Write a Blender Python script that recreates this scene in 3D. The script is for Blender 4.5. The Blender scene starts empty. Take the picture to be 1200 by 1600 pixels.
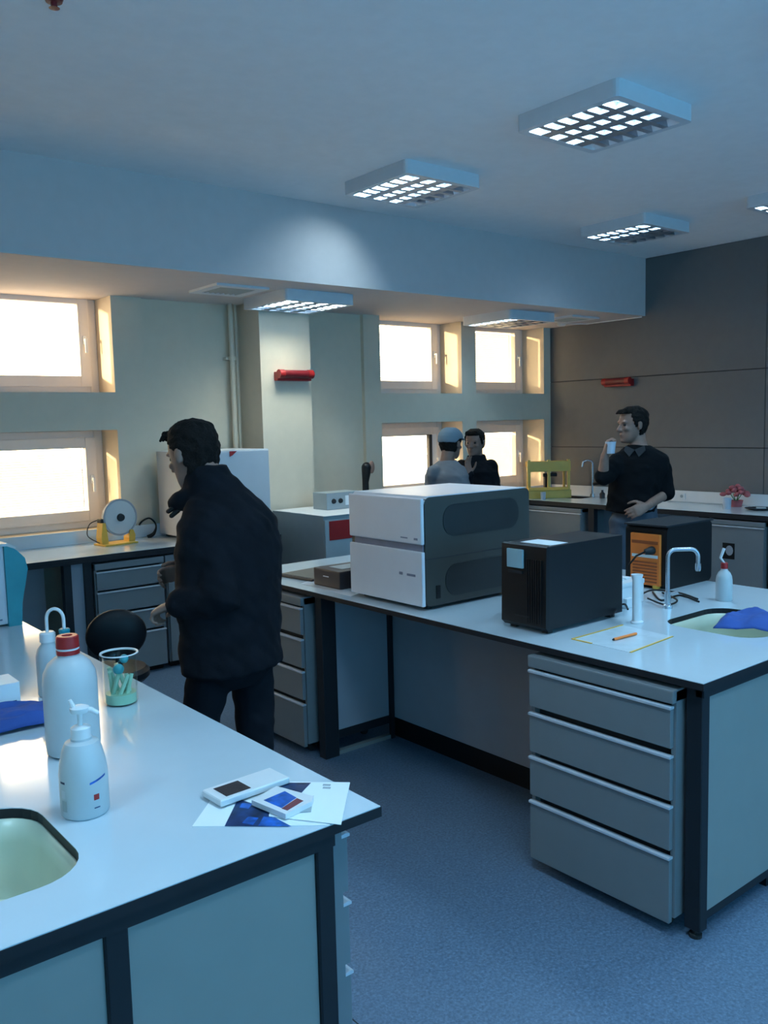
import bpy, bmesh, math, random
from mathutils import Vector, Matrix, noise
random.seed(7)
C = bpy.context.scene.collection
PI = math.pi
# ------------------------------------------------------------------ camera
HC = 1.758
FPX = 1361.26
Fv = Vector((0.62598081, 0.77324527, -0.10119176))
Rv = Vector((0.77542023, -0.63096495, -0.02463127))
Uv = Vector((0.08289446, 0.06304743, 0.99456198))
cam_d = bpy.data.cameras.new('camera'); cam = bpy.data.objects.new('camera', cam_d); C.objects.link(cam)
cam.matrix_world = Matrix(((Rv.x, Uv.x, -Fv.x, 0), (Rv.y, Uv.y, -Fv.y, 0), (Rv.z, Uv.z, -Fv.z, HC), (0, 0, 0, 1)))
cam_d.sensor_fit = 'VERTICAL'; cam_d.sensor_height = 36; cam_d.lens = FPX * 36 / 1600
cam_d.clip_start = 0.05; cam_d.clip_end = 200
bpy.context.scene.camera = cam
# ------------------------------------------------------------------ view, sky, sun
sc = bpy.context.scene
vs = sc.view_settings
sc.display_settings.display_device = 'sRGB'
vs.view_transform = 'Standard'; vs.look = 'None'; vs.gamma = 1.0; vs.use_curve_mapping = False
vs.exposure = 0.62
W = bpy.data.worlds.new('sky'); sc.world = W; W.use_nodes = True
wn, wl = W.node_tree.nodes, W.node_tree.links
for n in list(wn): wn.remove(n)
wo = wn.new('ShaderNodeOutputWorld'); wb = wn.new('ShaderNodeBackground')
tc = wn.new('ShaderNodeTexCoord'); dp = wn.new('ShaderNodeVectorMath'); dp.operation = 'DOT_PRODUCT'
dp.inputs[1].default_value = (-0.30, 0.95, 0.05)          # the bright western side of an evening sky
rp = wn.new('ShaderNodeValToRGB'); mr = wn.new('ShaderNodeMapRange')
mr.inputs['From Min'].default_value = -1; mr.inputs['From Max'].default_value = 1
rp.color_ramp.elements[0].position = 0.25; rp.color_ramp.elements[0].color = (0.06, 0.235, 0.42, 1)
rp.color_ramp.elements[1].position = 0.85; rp.color_ramp.elements[1].color = (1.0, 0.74, 0.47, 1)
wl.new(tc.outputs['Generated'], dp.inputs[0]); wl.new(dp.outputs['Value'], mr.inputs['Value'])
wl.new(mr.outputs['Result'], rp.inputs['Fac']); wl.new(rp.outputs['Color'], wb.inputs['Color'])
wb.inputs['Strength'].default_value = 9.0
wl.new(wb.outputs[0], wo.inputs[0])
sun_d = bpy.data.lights.new('sun', 'SUN'); sun = bpy.data.objects.new('sun', sun_d); C.objects.link(sun)
sun_d.energy = 7.0; sun_d.color = (1.0, 0.74, 0.42); sun_d.angle = 0.03
sun.rotation_euler = Vector((1.0, -0.33, -0.10)).to_track_quat('-Z', 'Y').to_euler()
LAMP_COL = (0.46, 0.76, 1.0)
LAMP_W = 16.0

# ------------------------------------------------------------------ pixel helpers (points on the real surfaces)
def ray(x, y): return Fv + Rv * ((x - 600) / FPX) - Uv * ((y - 800) / FPX)
def at(x, y, d): return Vector((0, 0, HC)) + ray(x, y) * d
def pz(x, y, z):
    r = ray(x, y); return Vector((0, 0, HC)) + r * ((z - HC) / r.z)
def py_(x, y, Y):
    r = ray(x, y); return Vector((0, 0, HC)) + r * (Y / r.y)
def px_(x, y, X):
    r = ray(x, y); return Vector((0, 0, HC)) + r * (X / r.x)

# ------------------------------------------------------------------ materials
def mat(name, col, rough=0.5, metal=0.0, var=0.06, scale=12.0, bump=0.0, bscale=60.0, coat=0.0, emit=None, es=0, spec=0.5):
    m = bpy.data.materials.new(name); m.use_nodes = True
    nt = m.node_tree; b = nt.nodes['Principled BSDF']; L = nt.links
    b.inputs['Roughness'].default_value = rough; b.inputs['Metallic'].default_value = metal
    b.inputs['Specular IOR Level'].default_value = spec
    b.inputs['Coat Weight'].default_value = coat; b.inputs['Coat Roughness'].default_value = 0.06
    t = nt.nodes.new('ShaderNodeTexCoord'); n = nt.nodes.new('ShaderNodeTexNoise')
    n.inputs['Scale'].default_value = scale; n.inputs['Detail'].default_value = 4
    L.new(t.outputs['Object'], n.inputs['Vector'])
    r = nt.nodes.new('ShaderNodeValToRGB')
    r.color_ramp.elements[0].position = 0.3; r.color_ramp.elements[1].position = 0.7
    r.color_ramp.elements[0].color = tuple(c * (1 - var) for c in col) + (1,)
    r.color_ramp.elements[1].color = tuple(min(1, c * (1 + var)) for c in col) + (1,)
    L.new(n.outputs['Fac'], r.inputs['Fac']); L.new(r.outputs['Color'], b.inputs['Base Color'])
    if bump:
        n2 = nt.nodes.new('ShaderNodeTexNoise'); n2.inputs['Scale'].default_value = bscale; n2.inputs['Detail'].default_value = 3
        bp = nt.nodes.new('ShaderNodeBump'); bp.inputs['Strength'].default_value = bump; bp.inputs['Distance'].default_value = 0.01
        L.new(t.outputs['Object'], n2.inputs['Vector']); L.new(n2.outputs['Fac'], bp.inputs['Height']); L.new(bp.outputs['Normal'], b.inputs['Normal'])
    if emit:
        b.inputs['Emission Color'].default_value = emit + (1,); b.inputs['Emission Strength'].default_value = es
    return m
def glass(name, tint=(0.95, 0.98, 0.97), gl=0.12, rough=0.02):
    m = bpy.data.materials.new(name); m.use_nodes = True; nt = m.node_tree
    for n in list(nt.nodes): nt.nodes.remove(n)
    o = nt.nodes.new('ShaderNodeOutputMaterial'); mx = nt.nodes.new('ShaderNodeMixShader')
    tr = nt.nodes.new('ShaderNodeBsdfTransparent'); g = nt.nodes.new('ShaderNodeBsdfGlossy')
    lw = nt.nodes.new('ShaderNodeLayerWeight'); lw.inputs['Blend'].default_value = 0.5; pw = nt.nodes.new('ShaderNodeMath'); pw.operation = 'POWER'; pw.inputs[1].default_value = 5.0
    ma = nt.nodes.new('ShaderNodeMath'); ma.operation = 'MULTIPLY_ADD'; ma.inputs[1].default_value = 0.6; ma.inputs[2].default_value = gl * .2
    nt.links.new(lw.outputs['Facing'], pw.inputs[0]); nt.links.new(pw.outputs[0], ma.inputs[0])
    nz = nt.nodes.new('ShaderNodeTexNoise'); nz.inputs['Scale'].default_value = 3
    rr = nt.nodes.new('ShaderNodeMapRange'); rr.inputs['To Min'].default_value = rough; rr.inputs['To Max'].default_value = rough + 0.03
    nt.links.new(nz.outputs['Fac'], rr.inputs['Value']); nt.links.new(rr.outputs[0], g.inputs['Roughness'])
    tr.inputs[0].default_value = tint + (1,)
    nt.links.new(ma.outputs[0], mx.inputs[0]); nt.links.new(tr.outputs[0], mx.inputs[1]); nt.links.new(g.outputs[0], mx.inputs[2])
    nt.links.new(mx.outputs[0], o.inputs[0]); return m
def floor_mat():
    m = mat('vinyl_floor', (0.11, 0.17, 0.25), 0.42, var=0.25, scale=90, bump=0.03, bscale=200)
    nt = m.node_tree; b = nt.nodes['Principled BSDF']; t = nt.nodes['Texture Coordinate']
    v = nt.nodes.new('ShaderNodeTexVoronoi'); v.inputs['Scale'].default_value = 160
    nt.links.new(t.outputs['Object'], v.inputs['Vector'])
    r = nt.nodes.new('ShaderNodeValToRGB'); r.color_ramp.elements[0].color = (0.6, 0.62, 0.66, 1); r.color_ramp.elements[1].color = (1.35, 1.3, 1.25, 1)
    nt.links.new(v.outputs['Color'], r.inputs['Fac'])
    mx = nt.nodes.new('ShaderNodeMix'); mx.data_type = 'RGBA'; mx.blend_type = 'MULTIPLY'; mx.inputs[0].default_value = 0.55
    src = [n for n in nt.nodes if n.type == 'VALTORGB'][0]
    nt.links.new(src.outputs['Color'], mx.inputs[6]); nt.links.new(r.outputs['Color'], mx.inputs[7]); nt.links.new(mx.outputs[2], b.inputs['Base Color'])
    return m
def slat_mat():
    m = mat('blind_white', (0.85, 0.83, 0.78), 0.5); nt = m.node_tree; b = nt.nodes['Principled BSDF']
    tl = nt.nodes.new('ShaderNodeBsdfTranslucent'); tl.inputs[0].default_value = (0.92, 0.88, 0.80, 1)
    mx = nt.nodes.new('ShaderNodeMixShader'); mx.inputs[0].default_value = 0.5
    o = [n for n in nt.nodes if n.type == 'OUTPUT_MATERIAL'][0]
    nt.links.new(b.outputs[0], mx.inputs[1]); nt.links.new(tl.outputs[0], mx.inputs[2]); nt.links.new(mx.outputs[0], o.inputs[0]); return m
M = {
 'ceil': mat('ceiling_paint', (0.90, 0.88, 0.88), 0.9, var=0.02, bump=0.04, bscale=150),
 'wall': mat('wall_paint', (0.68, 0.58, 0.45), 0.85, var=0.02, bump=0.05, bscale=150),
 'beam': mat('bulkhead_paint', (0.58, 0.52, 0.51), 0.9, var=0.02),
 'panelw': mat('wall_panel_grey', (0.135, 0.135, 0.135), 0.6, var=0.03),
 'joint': mat('joint_dark', (0.03, 0.03, 0.035), 0.8),
 'floor': floor_mat(),
 'top': mat('worktop_white', (0.56, 0.65, 0.71), 0.12, var=0.01, bump=0.03, bscale=5, coat=0.3),
 'edge': mat('worktop_edge_dark', (0.015, 0.016, 0.02), 0.5, spec=0.3),
 'steel': mat('frame_charcoal', (0.014, 0.017, 0.022), 0.5, spec=0.3),
 'pan': mat('panel_grey_green', (0.24, 0.26, 0.25), 0.55, var=0.02),
 'panb': mat('panel_grey_blue', (0.32, 0.34, 0.38), 0.55, var=0.02),
 'draw': mat('drawer_grey', (0.18, 0.20, 0.215), 0.5, var=0.02, bump=0.02, bscale=300),
 'alu': mat('aluminium_lip', (0.62, 0.66, 0.72), 0.4, 0.3),
 'black': mat('black_plastic', (0.006, 0.0065, 0.008), 0.45, spec=0.3),
 'blacks': mat('black_satin', (0.008, 0.009, 0.012), 0.4, spec=0.3),
 'rubber': mat('caster_rubber', (0.015, 0.015, 0.016), 0.7),
 'walletw': mat('wallet_plastic', (0.60, 0.68, 0.73), 0.25, var=0.05, scale=20, bump=0.1, bscale=25),
 'white': mat('white_plastic', (0.72, 0.72, 0.73), 0.4, var=0.02),
 'lilac': mat('instrument_white', (0.70, 0.70, 0.74), 0.38, var=0.015),
 'instg': mat('instrument_grey', (0.040, 0.041, 0.037), 0.5, var=0.03),
 'instd': mat('instrument_dark', (0.013, 0.015, 0.017), 0.45),
 'band': mat('instrument_band', (0.20, 0.22, 0.30), 0.35),
 'pvc': mat('window_pvc', (0.74, 0.66, 0.60), 0.45, var=0.02),
 'reveal': mat('reveal_paint', (0.66, 0.60, 0.48), 0.8, var=0.02),
 'glass': glass('window_glass'),
 'slat': slat_mat(),
 'beaker': glass('beaker_glass', (0.95, 0.98, 0.96), 0.05),
 'clear': glass('clear_plastic', (0.85, 0.90, 0.93), 0.25, 0.15),
 'red': mat('red_plastic', (0.33, 0.012, 0.012), 0.4),
 'redd': mat('red_dark', (0.16, 0.01, 0.015), 0.3),
 'orange': mat('orange_plastic', (0.85, 0.20, 0.03), 0.45),
 'oranged': mat('orange_dark', (0.35, 0.07, 0.015), 0.5),
 'yellow': mat('yellow_paint', (0.72, 0.42, 0.06), 0.45),
 'yellowd': mat('yellow_rack', (0.55, 0.38, 0.08), 0.5),
 'teal': mat('teal_plastic', (0.05, 0.34, 0.40), 0.4),
 'tealc': mat('teal_rubber', (0.0, 0.22, 0.28), 0.5),
 'blue': mat('blue_cloth', (0.025, 0.08, 0.32), 0.85, var=0.15, bump=0.15, bscale=30),
 'bluep': mat('blue_print', (0.01, 0.10, 0.42), 0.3, var=0.5, scale=40),
 'navyp': mat('navy_print', (0.01, 0.03, 0.10), 0.3, var=0.8, scale=25),
 'redp': mat('maroon_print', (0.20, 0.04, 0.05), 0.3),
 'paper': mat('paper_white', (0.82, 0.86, 0.88), 0.5, var=0.01),
 'cream': mat('sink_ceramic', (0.60, 0.66, 0.52), 0.25, var=0.02),
 'bottle': mat('bottle_white', (0.50, 0.54, 0.56), 0.38, var=0.02),
 'brown': mat('brown_screen', (0.06, 0.045, 0.045), 0.25),
 'case': mat('dark_case', (0.03, 0.022, 0.026), 0.45),
 'lcd': mat('lcd_teal', (0.30, 0.45, 0.50), 0.3),
 'metal': mat('chrome', (0.50, 0.52, 0.56), 0.25, 0.8),
 'louv': mat('louvre_mirror', (0.42, 0.46, 0.52), 0.38, 0.8),
 'fix': mat('fixture_white', (0.66, 0.67, 0.70), 0.45, var=0.02),
 'tube': mat('tube_glow', (0.9, 0.95, 1.0), 0.3, emit=(0.55, 0.80, 1.0), es=7.0),
 'tubeoff': mat('tube_unlit', (0.75, 0.78, 0.80), 0.3),
 'fridge': mat('fridge_white', (0.56, 0.58, 0.62), 0.4, var=0.015),
 'greyb': mat('grey_cabinet', (0.33, 0.38, 0.40), 0.45, var=0.03),
 'skin': mat('skin', (0.24, 0.13, 0.095), 0.55, var=0.10, scale=25),
 'hair': mat('hair_dark', (0.010, 0.007, 0.006), 0.8, spec=0.15, var=0.4, scale=60, bump=0.5, bscale=120),
 'eye': mat('eye_dark', (0.03, 0.02, 0.02), 0.2),
 'jacket': mat('jacket_navy', (0.0045, 0.0052, 0.0085), 0.9, spec=0.2, var=0.25, scale=14, bump=0.25, bscale=25),
 'trous': mat('trousers_dark', (0.006, 0.007, 0.011), 0.9, spec=0.2, bump=0.2, bscale=20),
 'jeans': mat('trousers_blue', (0.045, 0.06, 0.085), 0.85, bump=0.2, bscale=20),
 'polo': mat('polo_black', (0.004, 0.0045, 0.006), 0.95, spec=0.15, bump=0.15, bscale=20),
 'collar': mat('collar_black', (0.016, 0.018, 0.022), 0.85),
 'shirtg': mat('shirt_grey', (0.13, 0.135, 0.15), 0.85, bump=0.2, bscale=20),
 'cap': mat('cap_blue_grey', (0.14, 0.19, 0.23), 0.8),
 'shoe': mat('shoe_black', (0.01, 0.01, 0.011), 0.5),
 'cup': mat('cup_white', (0.45, 0.50, 0.58), 0.4),
 'pink': mat('pink_petal', (0.42, 0.10, 0.11), 0.7, var=0.3),
 'green': mat('green_leaf', (0.05, 0.20, 0.07), 0.6),
 'liquid': mat('pale_green_liquid', (0.40, 0.60, 0.45), 0.2),
 'concrete': mat('outer_ground', (0.60, 0.52, 0.42), 0.9),
}

# ------------------------------------------------------------------ mesh builder
class MB:
    def __init__(s): s.b = bmesh.new()
    def box(s, x0, x1, y0, y1, z0, z1, bev=0.0, seg=2, mtx=None):
        b2 = bmesh.new(); bmesh.ops.create_cube(b2, size=1)
        for v in b2.verts: v.co = Vector(((x0 + x1) / 2 + v.co.x * (x1 - x0), (y0 + y1) / 2 + v.co.y * (y1 - y0), (z0 + z1) / 2 + v.co.z * (z1 - z0)))
        if bev: bmesh.ops.bevel(b2, geom=b2.edges[:], offset=bev, segments=seg, profile=0.7, affect='EDGES')
        if mtx: b2.transform(mtx)
        s._merge(b2); return s
    def _merge(s, b2):
        me = bpy.data.meshes.new('t'); b2.to_mesh(me); b2.free(); s.b.from_mesh(me); bpy.data.meshes.remove(me)
    def prism(s, pts, axis, a, b, holes=()):
        """polygon (2d) extruded along axis from a to b; holes are polygons cut out"""
        b2 = bmesh.new()
        def P(p, w):
            return {'z': Vector((p[0], p[1], w)), 'y': Vector((p[0], w, p[1])), 'x': Vector((w, p[0], p[1]))}[axis]
        es = []
        for poly in [pts] + list(holes):
            vs_ = [b2.verts.new(P(p, a)) for p in poly]
            es += [b2.edges.new((vs_[i], vs_[(i + 1) % len(vs_)])) for i in range(len(vs_))]
        if holes: bmesh.ops.triangle_fill(b2, edges=es, use_beauty=True)
        else: b2.faces.new(b2.verts[:])
        r = bmesh.ops.extrude_face_region(b2, geom=b2.faces[:])
        d = P((0, 0), b - a)
        for v in [g for g in r['geom'] if isinstance(g, bmesh.types.BMVert)]: v.co += d
        bmesh.ops.recalc_face_normals(b2, faces=b2.faces[:])
        s._merge(b2); return s
    def lathe(s, prof, c=(0, 0, 0), seg=32, mtx=None):
        b2 = bmesh.new(); rings = []
        for r, z in prof:
            if r < 1e-5: rings.append([b2.verts.new((0, 0, z))])
            else: rings.append([b2.verts.new((r * math.cos(2 * PI * k / seg), r * math.sin(2 * PI * k / seg), z)) for k in range(seg)])
        for A, B in zip(rings, rings[1:]):
            for k in range(seg):
                q = [A[k % len(A)], A[(k + 1) % len(A)], B[(k + 1) % len(B)], B[k % len(B)]]
                u = []
                for v in q:
                    if v not in u: u.append(v)
                if len(u) > 2:
                    try: b2.faces.new(u)
                    except ValueError: pass
        A, B = rings[-1], rings[0]
        if len(A) > 2 and len(B) > 2:          # ring-shaped profile: close the section instead of capping
            for k in range(seg): b2.faces.new((A[k], A[(k + 1) % seg], B[(k + 1) % seg], B[k]))
        bmesh.ops.recalc_face_normals(b2, faces=b2.faces[:])
        if mtx: b2.transform(mtx)
        b2.transform(Matrix.Translation(c)); s._merge(b2); return s
    def loft(s, rings, seg=16):
        """rings: (centre, axis a, axis b) ellipses, capped"""
        b2 = bmesh.new(); R = []
        for c, a, b_ in rings: R.append([b2.verts.new(c + a * math.cos(2 * PI * k / seg) + b_ * math.sin(2 * PI * k / seg)) for k in range(seg)])
        for A, B in zip(R, R[1:]):
            for k in range(seg): b2.faces.new((A[k], A[(k + 1) % seg], B[(k + 1) % seg], B[k]))
        b2.faces.new(R[0]); b2.faces.new(R[-1]); bmesh.ops.recalc_face_normals(b2, faces=b2.faces[:]); s._merge(b2); return s
    def tube(s, pts, rad, seg=10, closed_caps=True):
        pts = [Vector(p) for p in pts]; rr = rad if isinstance(rad, (list, tuple)) else [rad] * len(pts)
        rings = []; up = None
        for i, p in enumerate(pts):
            t = (pts[min(i + 1, len(pts) - 1)] - pts[max(i - 1, 0)]).normalized()
            if up is None: up = t.orthogonal().normalized()
            up = (up - t * up.dot(t)); up = up.normalized() if up.length > 1e-6 else t.orthogonal().normalized()
            rings.append((p, up * rr[i], t.cross(up) * rr[i]))
        return s.loft(rings, seg)
    def cable(s, pts, rad, seg=8, n=6):
        P = [Vector(p) for p in pts]; rr = rad if isinstance(rad, (list, tuple)) else [rad] * len(P); O, R = [], []
        for i in range(len(P) - 1):
            a, b, c, d = P[max(i - 1, 0)], P[i], P[i + 1], P[min(i + 2, len(P) - 1)]
            for k in range(n):
                u = k / n; O.append(.5 * (2 * b + (c - a) * u + (2 * a - 5 * b + 4 * c - d) * u * u + (3 * b - a - 3 * c + d) * u ** 3)); R.append(rr[i] + (rr[i + 1] - rr[i]) * u)
        return s.tube(O + [P[-1]], R + [rr[-1]], seg)
    def limb(s, pts, rr, seg=14, flat=None):
        """round-ended limb through joints"""
        pts = [Vector(p) for p in pts]; P, R = [], []
        t0 = (pts[0] - pts[1]).normalized(); t1 = (pts[-1] - pts[-2]).normalized()
        for f in (0.95, 0.7, 0.35): P.append(pts[0] + t0 * rr[0] * f); R.append(rr[0] * math.sqrt(1 - f * f))
        n = len(pts)
        for i in range(n - 1):
            for k in range(6):
                u = k / 6; P.append(pts[i].lerp(pts[i + 1], u)); R.append(rr[i] + (rr[i + 1] - rr[i]) * u)
        P.append(pts[-1]); R.append(rr[-1])
        for f in (0.35, 0.7, 0.95): P.append(pts[-1] + t1 * rr[-1] * f); R.append(rr[-1] * math.sqrt(1 - f * f))
        return s.tube(P, R, seg)
    def ell(s, c, rx, ry, rz, mtx=None, seg=16):
        b2 = bmesh.new(); bmesh.ops.create_uvsphere(b2, u_segments=seg, v_segments=seg // 2 + 2, radius=1)
        b2.transform(Matrix.Diagonal((rx, ry, rz, 1)))
        if mtx: b2.transform(mtx)
        b2.transform(Matrix.Translation(c)); s._merge(b2); return s
    def build(s, name, m, parent=None, smooth=False, kind=None, label=None):
        me = bpy.data.meshes.new(name); s.b.to_mesh(me); s.b.free()
        me.materials.append(M[m] if isinstance(m, str) else m)
        if smooth:
            me.polygons.foreach_set('use_smooth', [True] * len(me.polygons))
            try: me.set_sharp_from_angle(angle=0.7)
            except Exception: pass
        o = bpy.data.objects.new(name, me); C.objects.link(o)
        if parent: o.parent = parent
        if kind: o['kind'] = kind
        if label: o['label'] = label
        return o
def thing(name, label, cat, loc=(0, 0, 0), rz=0, group=None):
    o = bpy.data.objects.new(name, None); C.objects.link(o); o.empty_display_size = 0.1
    o.location = loc; o.rotation_euler = (0, 0, rz); o['label'] = label; o['category'] = cat
    if group: o['group'] = group
    return o
def tag(o, label, cat, group=None, loc=None):
    o['label'] = label; o['category'] = cat
    if group: o['group'] = group
    if loc is not None: o.location = loc
    return o
def struct(name, mb, m, parent=None, smooth=False):
    o = mb.build(name, m, parent, smooth)
    if not parent: o['kind'] = 'structure'
    return o
def dup(root, loc=None, rz=None, label=None, group=None):
    def cp(o, par):
        c = o.copy(); C.objects.link(c); c.parent = par
        for ch in list(kids.get(o.name, [])): cp(ch, c)
        return c
    kids = {}
    for o in bpy.data.objects:
        if o.parent: kids.setdefault(o.parent.name, []).append(o)
    r = cp(root, None)
    if loc is not None: r.location = loc
    if rz is not None: r.rotation_euler = (0, 0, rz)
    if label: r['label'] = label
    if group: r['group'] = group
    return r
def rrect(x0, x1, y0, y1, r, n=6):
    out = []
    for cx, cy, a in ((x1 - r, y0 + r, -PI / 2), (x1 - r, y1 - r, 0), (x0 + r, y1 - r, PI / 2), (x0 + r, y0 + r, PI)):
        for k in range(n + 1): out.append((cx + r * math.cos(a + PI / 2 * k / n), cy + r * math.sin(a + PI / 2 * k / n)))
    return out

# ------------------------------------------------------------------ room shell
XW, YW, YB, XL = 7.86, 6.62, -2.6, -2.6     # right wall, window wall, back wall, left wall
ZL, ZU, YF = 2.79, 3.37, 5.36               # low ceiling, upper ceiling, bulkhead face
fl = struct('floor', MB().box(XL - .3, XW + .3, YB - .3, YW + .5, -0.1, 0), 'floor')
seam = MB().box(1.42, 1.424, YB, 2.3, 0, 0.0008).build('vinyl_seam', 'joint', fl)
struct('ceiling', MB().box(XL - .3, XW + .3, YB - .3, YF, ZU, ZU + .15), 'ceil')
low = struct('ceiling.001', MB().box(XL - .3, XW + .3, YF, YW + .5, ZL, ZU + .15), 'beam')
# right wall with large grey panels
wr = struct('wall_right', MB().box(XW + 0.012, XW + .3, YB - .3, YW + .5, 0, ZU), 'joint')
zs = [0.0, 1.442, 2.178, ZU + 0.0]
ys = [YW + .0, 4.07, 1.6, -0.9, YB]
for i in range(3):
    for j in range(4):
        p = MB().box(XW, XW + 0.014, ys[j + 1] + 0.003, ys[j] - 0.003, zs[i] + 0.004, zs[i + 1] - 0.004, 0.001, 1).build('panel', 'panelw', wr)
# window wall: proud window piers, recessed bays between, openings
SILLU, TOPL, BOTL = 2.05, 1.76, 0.98
wins = [(-1.0, 0.1), (0.3, 1.4), (1.6, 2.70), (5.36, 6.45), (6.66, 7.75)]
mb = MB()
def rect_with_holes(x0, x1, z0, z1, holes, y0, y1):
    mb.prism([(x0, z0), (x1, z0), (x1, z1), (x0, z1)], 'y', y0, y1, [[(a, c), (b, c), (b, d), (a, d)] for a, b, c, d in holes])
def holes(ws): return [(a, b, c, d) for a, b in ws for c, d in ((BOTL, TOPL), (SILLU, ZL + .1))]
rect_with_holes(XL - .3, 2.95, 0, ZU, holes(wins[:3]), YW, YW + .42)
mb.box(2.95, 5.16, YW + .045, YW + .42, 0, ZU)
rect_with_holes(5.16, XW + .3, 0, ZU, holes(wins[3:]), YW, YW + .42)
struct('wall_window', mb, 'wall')
struct('wall_column', MB().box(3.83, 4.33, 6.31, YW + .05, 0, ZL), 'wall')
# back wall with three wide unseen windows added for blue fill light, left wall plain
mb = MB()
bw = [(-1.9, 0.5), (1.1, 3.5), (4.1, 6.5)]
rect_with_holes(XL - .3, XW + .3, 0, ZU, [(a, b, 0.95, 2.9) for a, b in bw], YB - .3, YB)
struct('wall_back', mb, 'wall')
struct('wall_left', MB().box(XL - .3, XL, YB - .3, YW + .5, 0, ZU), 'wall')

YG = YW + 0.35
def window(idx, x0, x1, z0, z1, tilt, pitch=0.021, y=YG, hs=True):
    f = MB()
    for a, b, c, d in ((x0, x0 + .07, z0, z1), (x1 - .07, x1, z0, z1), (x0 + .07, x1 - .07, z0, z0 + .06), (x0 + .07, x1 - .07, z1 - .06, z1)): f.box(a, b, y - .03, y + .04, c, d, .004, 1)
    fr = f.build('window_%d' % idx, 'pvc'); fr['kind'] = 'structure'
    s = MB(); a0, a1, c0, c1 = x0 + .065, x1 - .065, z0 + .055, z1 - .055; w = .085
    for a, b, c, d in ((a0, a0 + w, c0, c1), (a1 - w, a1, c0, c1), (a0 + w, a1 - w, c0, c0 + w), (a0 + w, a1 - w, c1 - w, c1)): s.box(a, b, y - .05, y + .02, c, d, .006, 2)
    s.build('sash', 'pvc', fr)
    MB().box(a0 + w - .01, a1 - w + .01, y - .012, y - .006, c0 + w - .01, c1 - w + .01).build('pane', 'glass', fr)
    h = MB(); zc = (z0 + z1) / 2
    h.box(a1 - .055, a1 - .03, y - .062, y - .05, zc - .035, zc + .035, .004, 1); h.box(a1 - .052, a1 - .034, y - .085, y - .062, zc - .01, zc + .01, .003, 1)
    h.box(a1 - .053, a1 - .033, y - .095, y - .082, zc - .10, zc + .012, .005, 2)
    h.build('handle', 'white', fr)
    r = MB()  # plastered reveal lining of the opening
    if tilt is not None:
        b = MB(); n = int((c1 - c0 - 2 * w) / pitch)
        for k in range(n):
            z = c0 + w + .012 + k * pitch
            b.box(a0 + w + .012, a1 - w - .012, -.0115, .0115, -.0006, .0006, mtx=Matrix.Translation((0, y + .035, z)) @ Matrix.Rotation(tilt, 4, 'X'))
        b.build('blind_slats', 'slat', fr, kind='stuff')
        MB().box(a1 - w - .014, a1 - w - .006, y + .02, y + .045, c0 + w, c1 - w).build('blind_guide', 'white', fr)
    return fr
k = 1
for (a, b), tl in zip(wins, ((0.5, 0.5), (0.25, 0.8), (None, 0.7), (0.3, None), (1.05, 1.05))):
    window(k, a, b, SILLU, ZL + .1, tl[0]); wf = window(k + 1, a, b, BOTL, TOPL, tl[1]); k += 2
    if a == 5.36:
        MB().box(6.20, 6.245, YG - .10, YG - .055, BOTL + .06, TOPL - .13, .004, 1).build('opened_sash_edge', 'joint', wf); MB().box(6.245, 6.31, YG - .10, YG - .06, BOTL + .06, TOPL - .13, .004, 1).build('opened_sash', 'white', wf)
for a, b in bw:  # frames and panes of the added back windows, unseen
    f = MB()
    for q in ((a, a + .07, .95, 2.9), (b - .07, b, .95, 2.9), ((a + b) / 2 - .04, (a + b) / 2 + .04, .95, 2.9), (a + .07, b - .07, .95, 1.02), (a + .07, b - .07, 2.83, 2.9)): f.box(q[0], q[1], YB - .2, YB - .13, q[2], q[3])
    fr = f.build('window_%d' % k, 'pvc'); fr['kind'] = 'structure'; k += 1
    for c, d in ((a + .07, (a + b) / 2 - .04), ((a + b) / 2 + .04, b - .07)): MB().box(c, d, YB - .17, YB - .164, 1.02, 2.83).build('pane', 'glass', fr)
def portal(x, y, z, w, h, ang):
    l = bpy.data.lights.new('sky_portal', 'AREA'); l.shape = 'RECTANGLE'; l.size = w; l.size_y = h
    l.cycles.is_portal = True
    o = bpy.data.objects.new('sky_portal', l); C.objects.link(o); o.location = (x, y, z); o.rotation_euler = (ang, 0, 0)
for a, b in wins:
    for c, d in ((BOTL, TOPL), (SILLU, ZL + .1)): portal((a + b) / 2, YG + .062, (c + d) / 2, b - a, d - c, -PI / 2)
for a, b in bw: portal((a + b) / 2, YB - .25, 1.925, b - a, 1.95, PI / 2)
# outside ground so that the windows look onto something from other viewpoints
struct('outer_ground', MB().box(-30, 40, YW + .45, YW + 40, -.6, -.45), 'concrete')

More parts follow.
